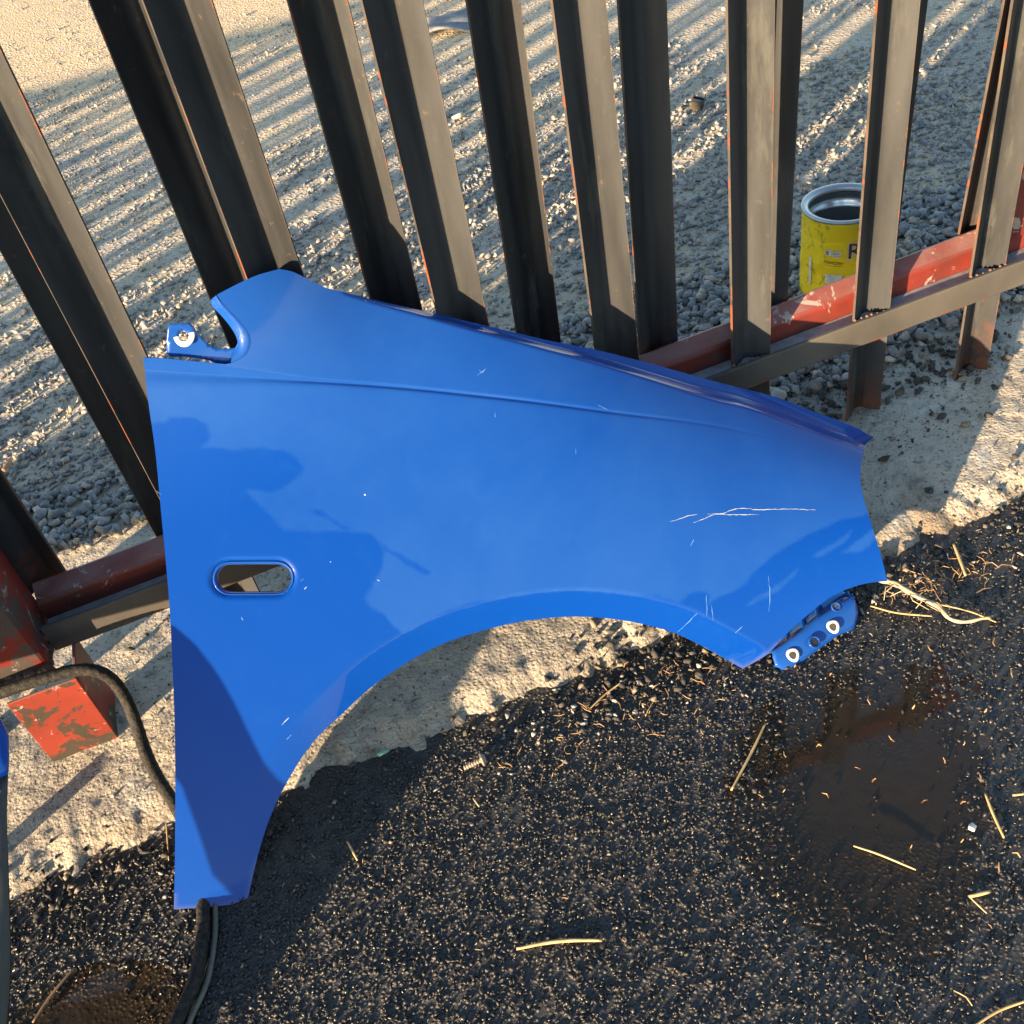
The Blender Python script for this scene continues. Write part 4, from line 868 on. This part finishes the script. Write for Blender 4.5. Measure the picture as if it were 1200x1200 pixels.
litter('straw_litter', 80, lambda: random.uniform(-0.3, 0.9), lambda: random.uniform(-0.95, -0.36), asph_z, 'fine straw bits sprinkled over the wet asphalt', 0.002, 0.008, 0.0005)
litter('straw_litter', 28, lambda: random.uniform(0.45, 0.85), lambda: random.uniform(-0.95, -0.50), asph_z, 'straw bits around the brown puddle', 0.004, 0.014, 0.0009)
litter('straw_litter', 60, lambda: g_(-0.42, 0.06), lambda: g_(0.42, 0.03), lambda x, y: yard_z(x, y) + 0.012, 'dry twigs on gravel behind the left end of the red rail', 0.012, 0.04)

def rock(name, loc, r_, mat, label, cat, sq=(1, 1, .7), seed=1):
    V_, F_ = rock_templates(1, 2, seed)[0]; me = np_mesh(name, V_ * np.array(sq) * r_, F_, False, {'tone': np.full(len(V_), 0.9)})
    o_ = link(name, me, mat, loc=loc); tag(o_, label, cat); return o_
rock('white_pebble', (PEBBLE[0], PEBBLE[1], -0.012), 0.0068, flat('white_quartz', (0.75, 0.72, 0.64), 0.6), 'small white pebble on asphalt right of the puddle', 'pebble', seed=5)
rock('pale_stone', (STONE[0], STONE[1], float(yard_z(np.array([STONE[0]]), np.array([STONE[1]]))[0]) + 0.012), 0.026, flat('pale_limestone', (0.42, 0.38, 0.30), 0.9), 'pale flat stone larger than its neighbours between two pickets', 'stone', (1.2, .8, .6), 6)
rock('tar_lump', (0.885, -0.215, 0.004), 0.0105, MBLK, 'black tar lump on shaded concrete right of the fender', 'tar lump', seed=8)
rock('tar_lump', (0.905, -0.232, 0.003), 0.006, MBLK, 'small round tar lump next to a larger one on the concrete', 'tar lump', seed=9)
rock('tar_lump', (0.80, -0.115, 0.005), 0.0075, MBLK, 'tar lump against the upper right corner of the fender', 'tar lump', seed=10)
rock('green_glass_shard', (GLASS[0][0], GLASS[0][1], -0.002), 0.010, flat('green_glass', (0.14, 0.28, 0.21), 0.25), 'green glass shard in the shaded grit under the wheel arch', 'glass shard', (1.3, 1, .3), 11)
# bolt
bt = empty('old_bolt', (BOLT[0][0], BOLT[0][1], -0.016), 'old grey bolt lying on asphalt below the wheel arch', 'bolt')
b0 = np.array(BOLT[0]) + [0, 0, .008]; b1 = np.array(BOLT[1]) + [0, 0, .011]; MBO = flat('dull_zinc', (0.17, 0.145, 0.11), 0.6)
bm = bmesh.new(); tube(bm, [b0 + (b1 - b0) * k / 14 for k in range(15)], 0.0032, 8, 0.10); link('shank', bm_mesh('shank', bm), MBO, bt)
dv = (b1 - b0) / np.linalg.norm(b1 - b0); bm = bmesh.new(); tube(bm, [b1 - dv * .001, b1 + dv * .0015, b1 + dv * .006], [0.009, 0.0095, 0.0055], 6); link('head', bm_mesh('head', bm), MBO, bt)
# butt
bm = bmesh.new(); tube(bm, [(BUTT[0] - .008, BUTT[1] - .012, .004), (BUTT[0] + .006, BUTT[1] + .010, .006)], 0.0048, 10)
o = link('cork_stub', bm_mesh('cork_stub', bm), flat('orange_brown', (0.42, 0.20, 0.10), 0.8)); tag(o, 'short orange brown stub on gravel at the left edge', 'stub')
# sheet lying far off
zz = float(yard_z(np.array([1.0]), np.array([2.78]))[0]) + 0.020
sq = np.array(SHEET); n1_ = 14; V_ = []; 
for i in range(n1_):
    for j in range(n1_):
        a, b_ = i / (n1_ - 1), j / (n1_ - 1); p = (sq[0] * (1 - a) + sq[1] * a) * (1 - b_) + (sq[3] * (1 - a) + sq[2] * a) * b_
        V_.append((p[0], p[1], zz + 0.012 * math.sin(3 * a + 1) * (1 - b_) + 0.006 * math.sin(9 * b_ + 4 * a)))
I = np.arange(n1_ * n1_).reshape(n1_, n1_); F_ = np.stack([I[:-1, :-1], I[1:, :-1], I[1:, 1:], I[:-1, 1:]], -1).reshape(-1, 4)
o = link('crumpled_sheet', np_mesh('crumpled_sheet', V_, F_, True), flat('grey_board', (0.15, 0.155, 0.165), 0.8)); tag(o, 'flat grey crumpled sheet lying on the yard at the top between pickets', 'sheet')
o.modifiers.new('t', 'SOLIDIFY').thickness = 0.008
# squashed box
bx, by = BOX[0], BOX[1]; bz = float(yard_z(np.array([bx]), np.array([by]))[0])
bm = bmesh.new()
for (x0, x1, y0, y1, z0, z1) in ((-.024, .024, -.003, 0, 0, .030), (-.024, .024, .030, .033, 0, .026), (-.026, -.023, 0, .030, 0, .028), (.023, .026, 0, .030, 0, .012), (-.024, .024, 0, .030, 0, .003), (-.024, -.008, .002, .03, .024, .027)):
    add_box(bm, x0, x1, y0, y1, z0, z1)
o = link('crushed_tin', bm_mesh('crushed_tin', bm), flat('rusty_tin', (0.055, 0.045, 0.035), 0.6), loc=(bx, by, bz + 0.002), rot=(0.25, -0.2, 0.9)); tag(o, 'small crushed open tin on the yard left of the paint can', 'tin')
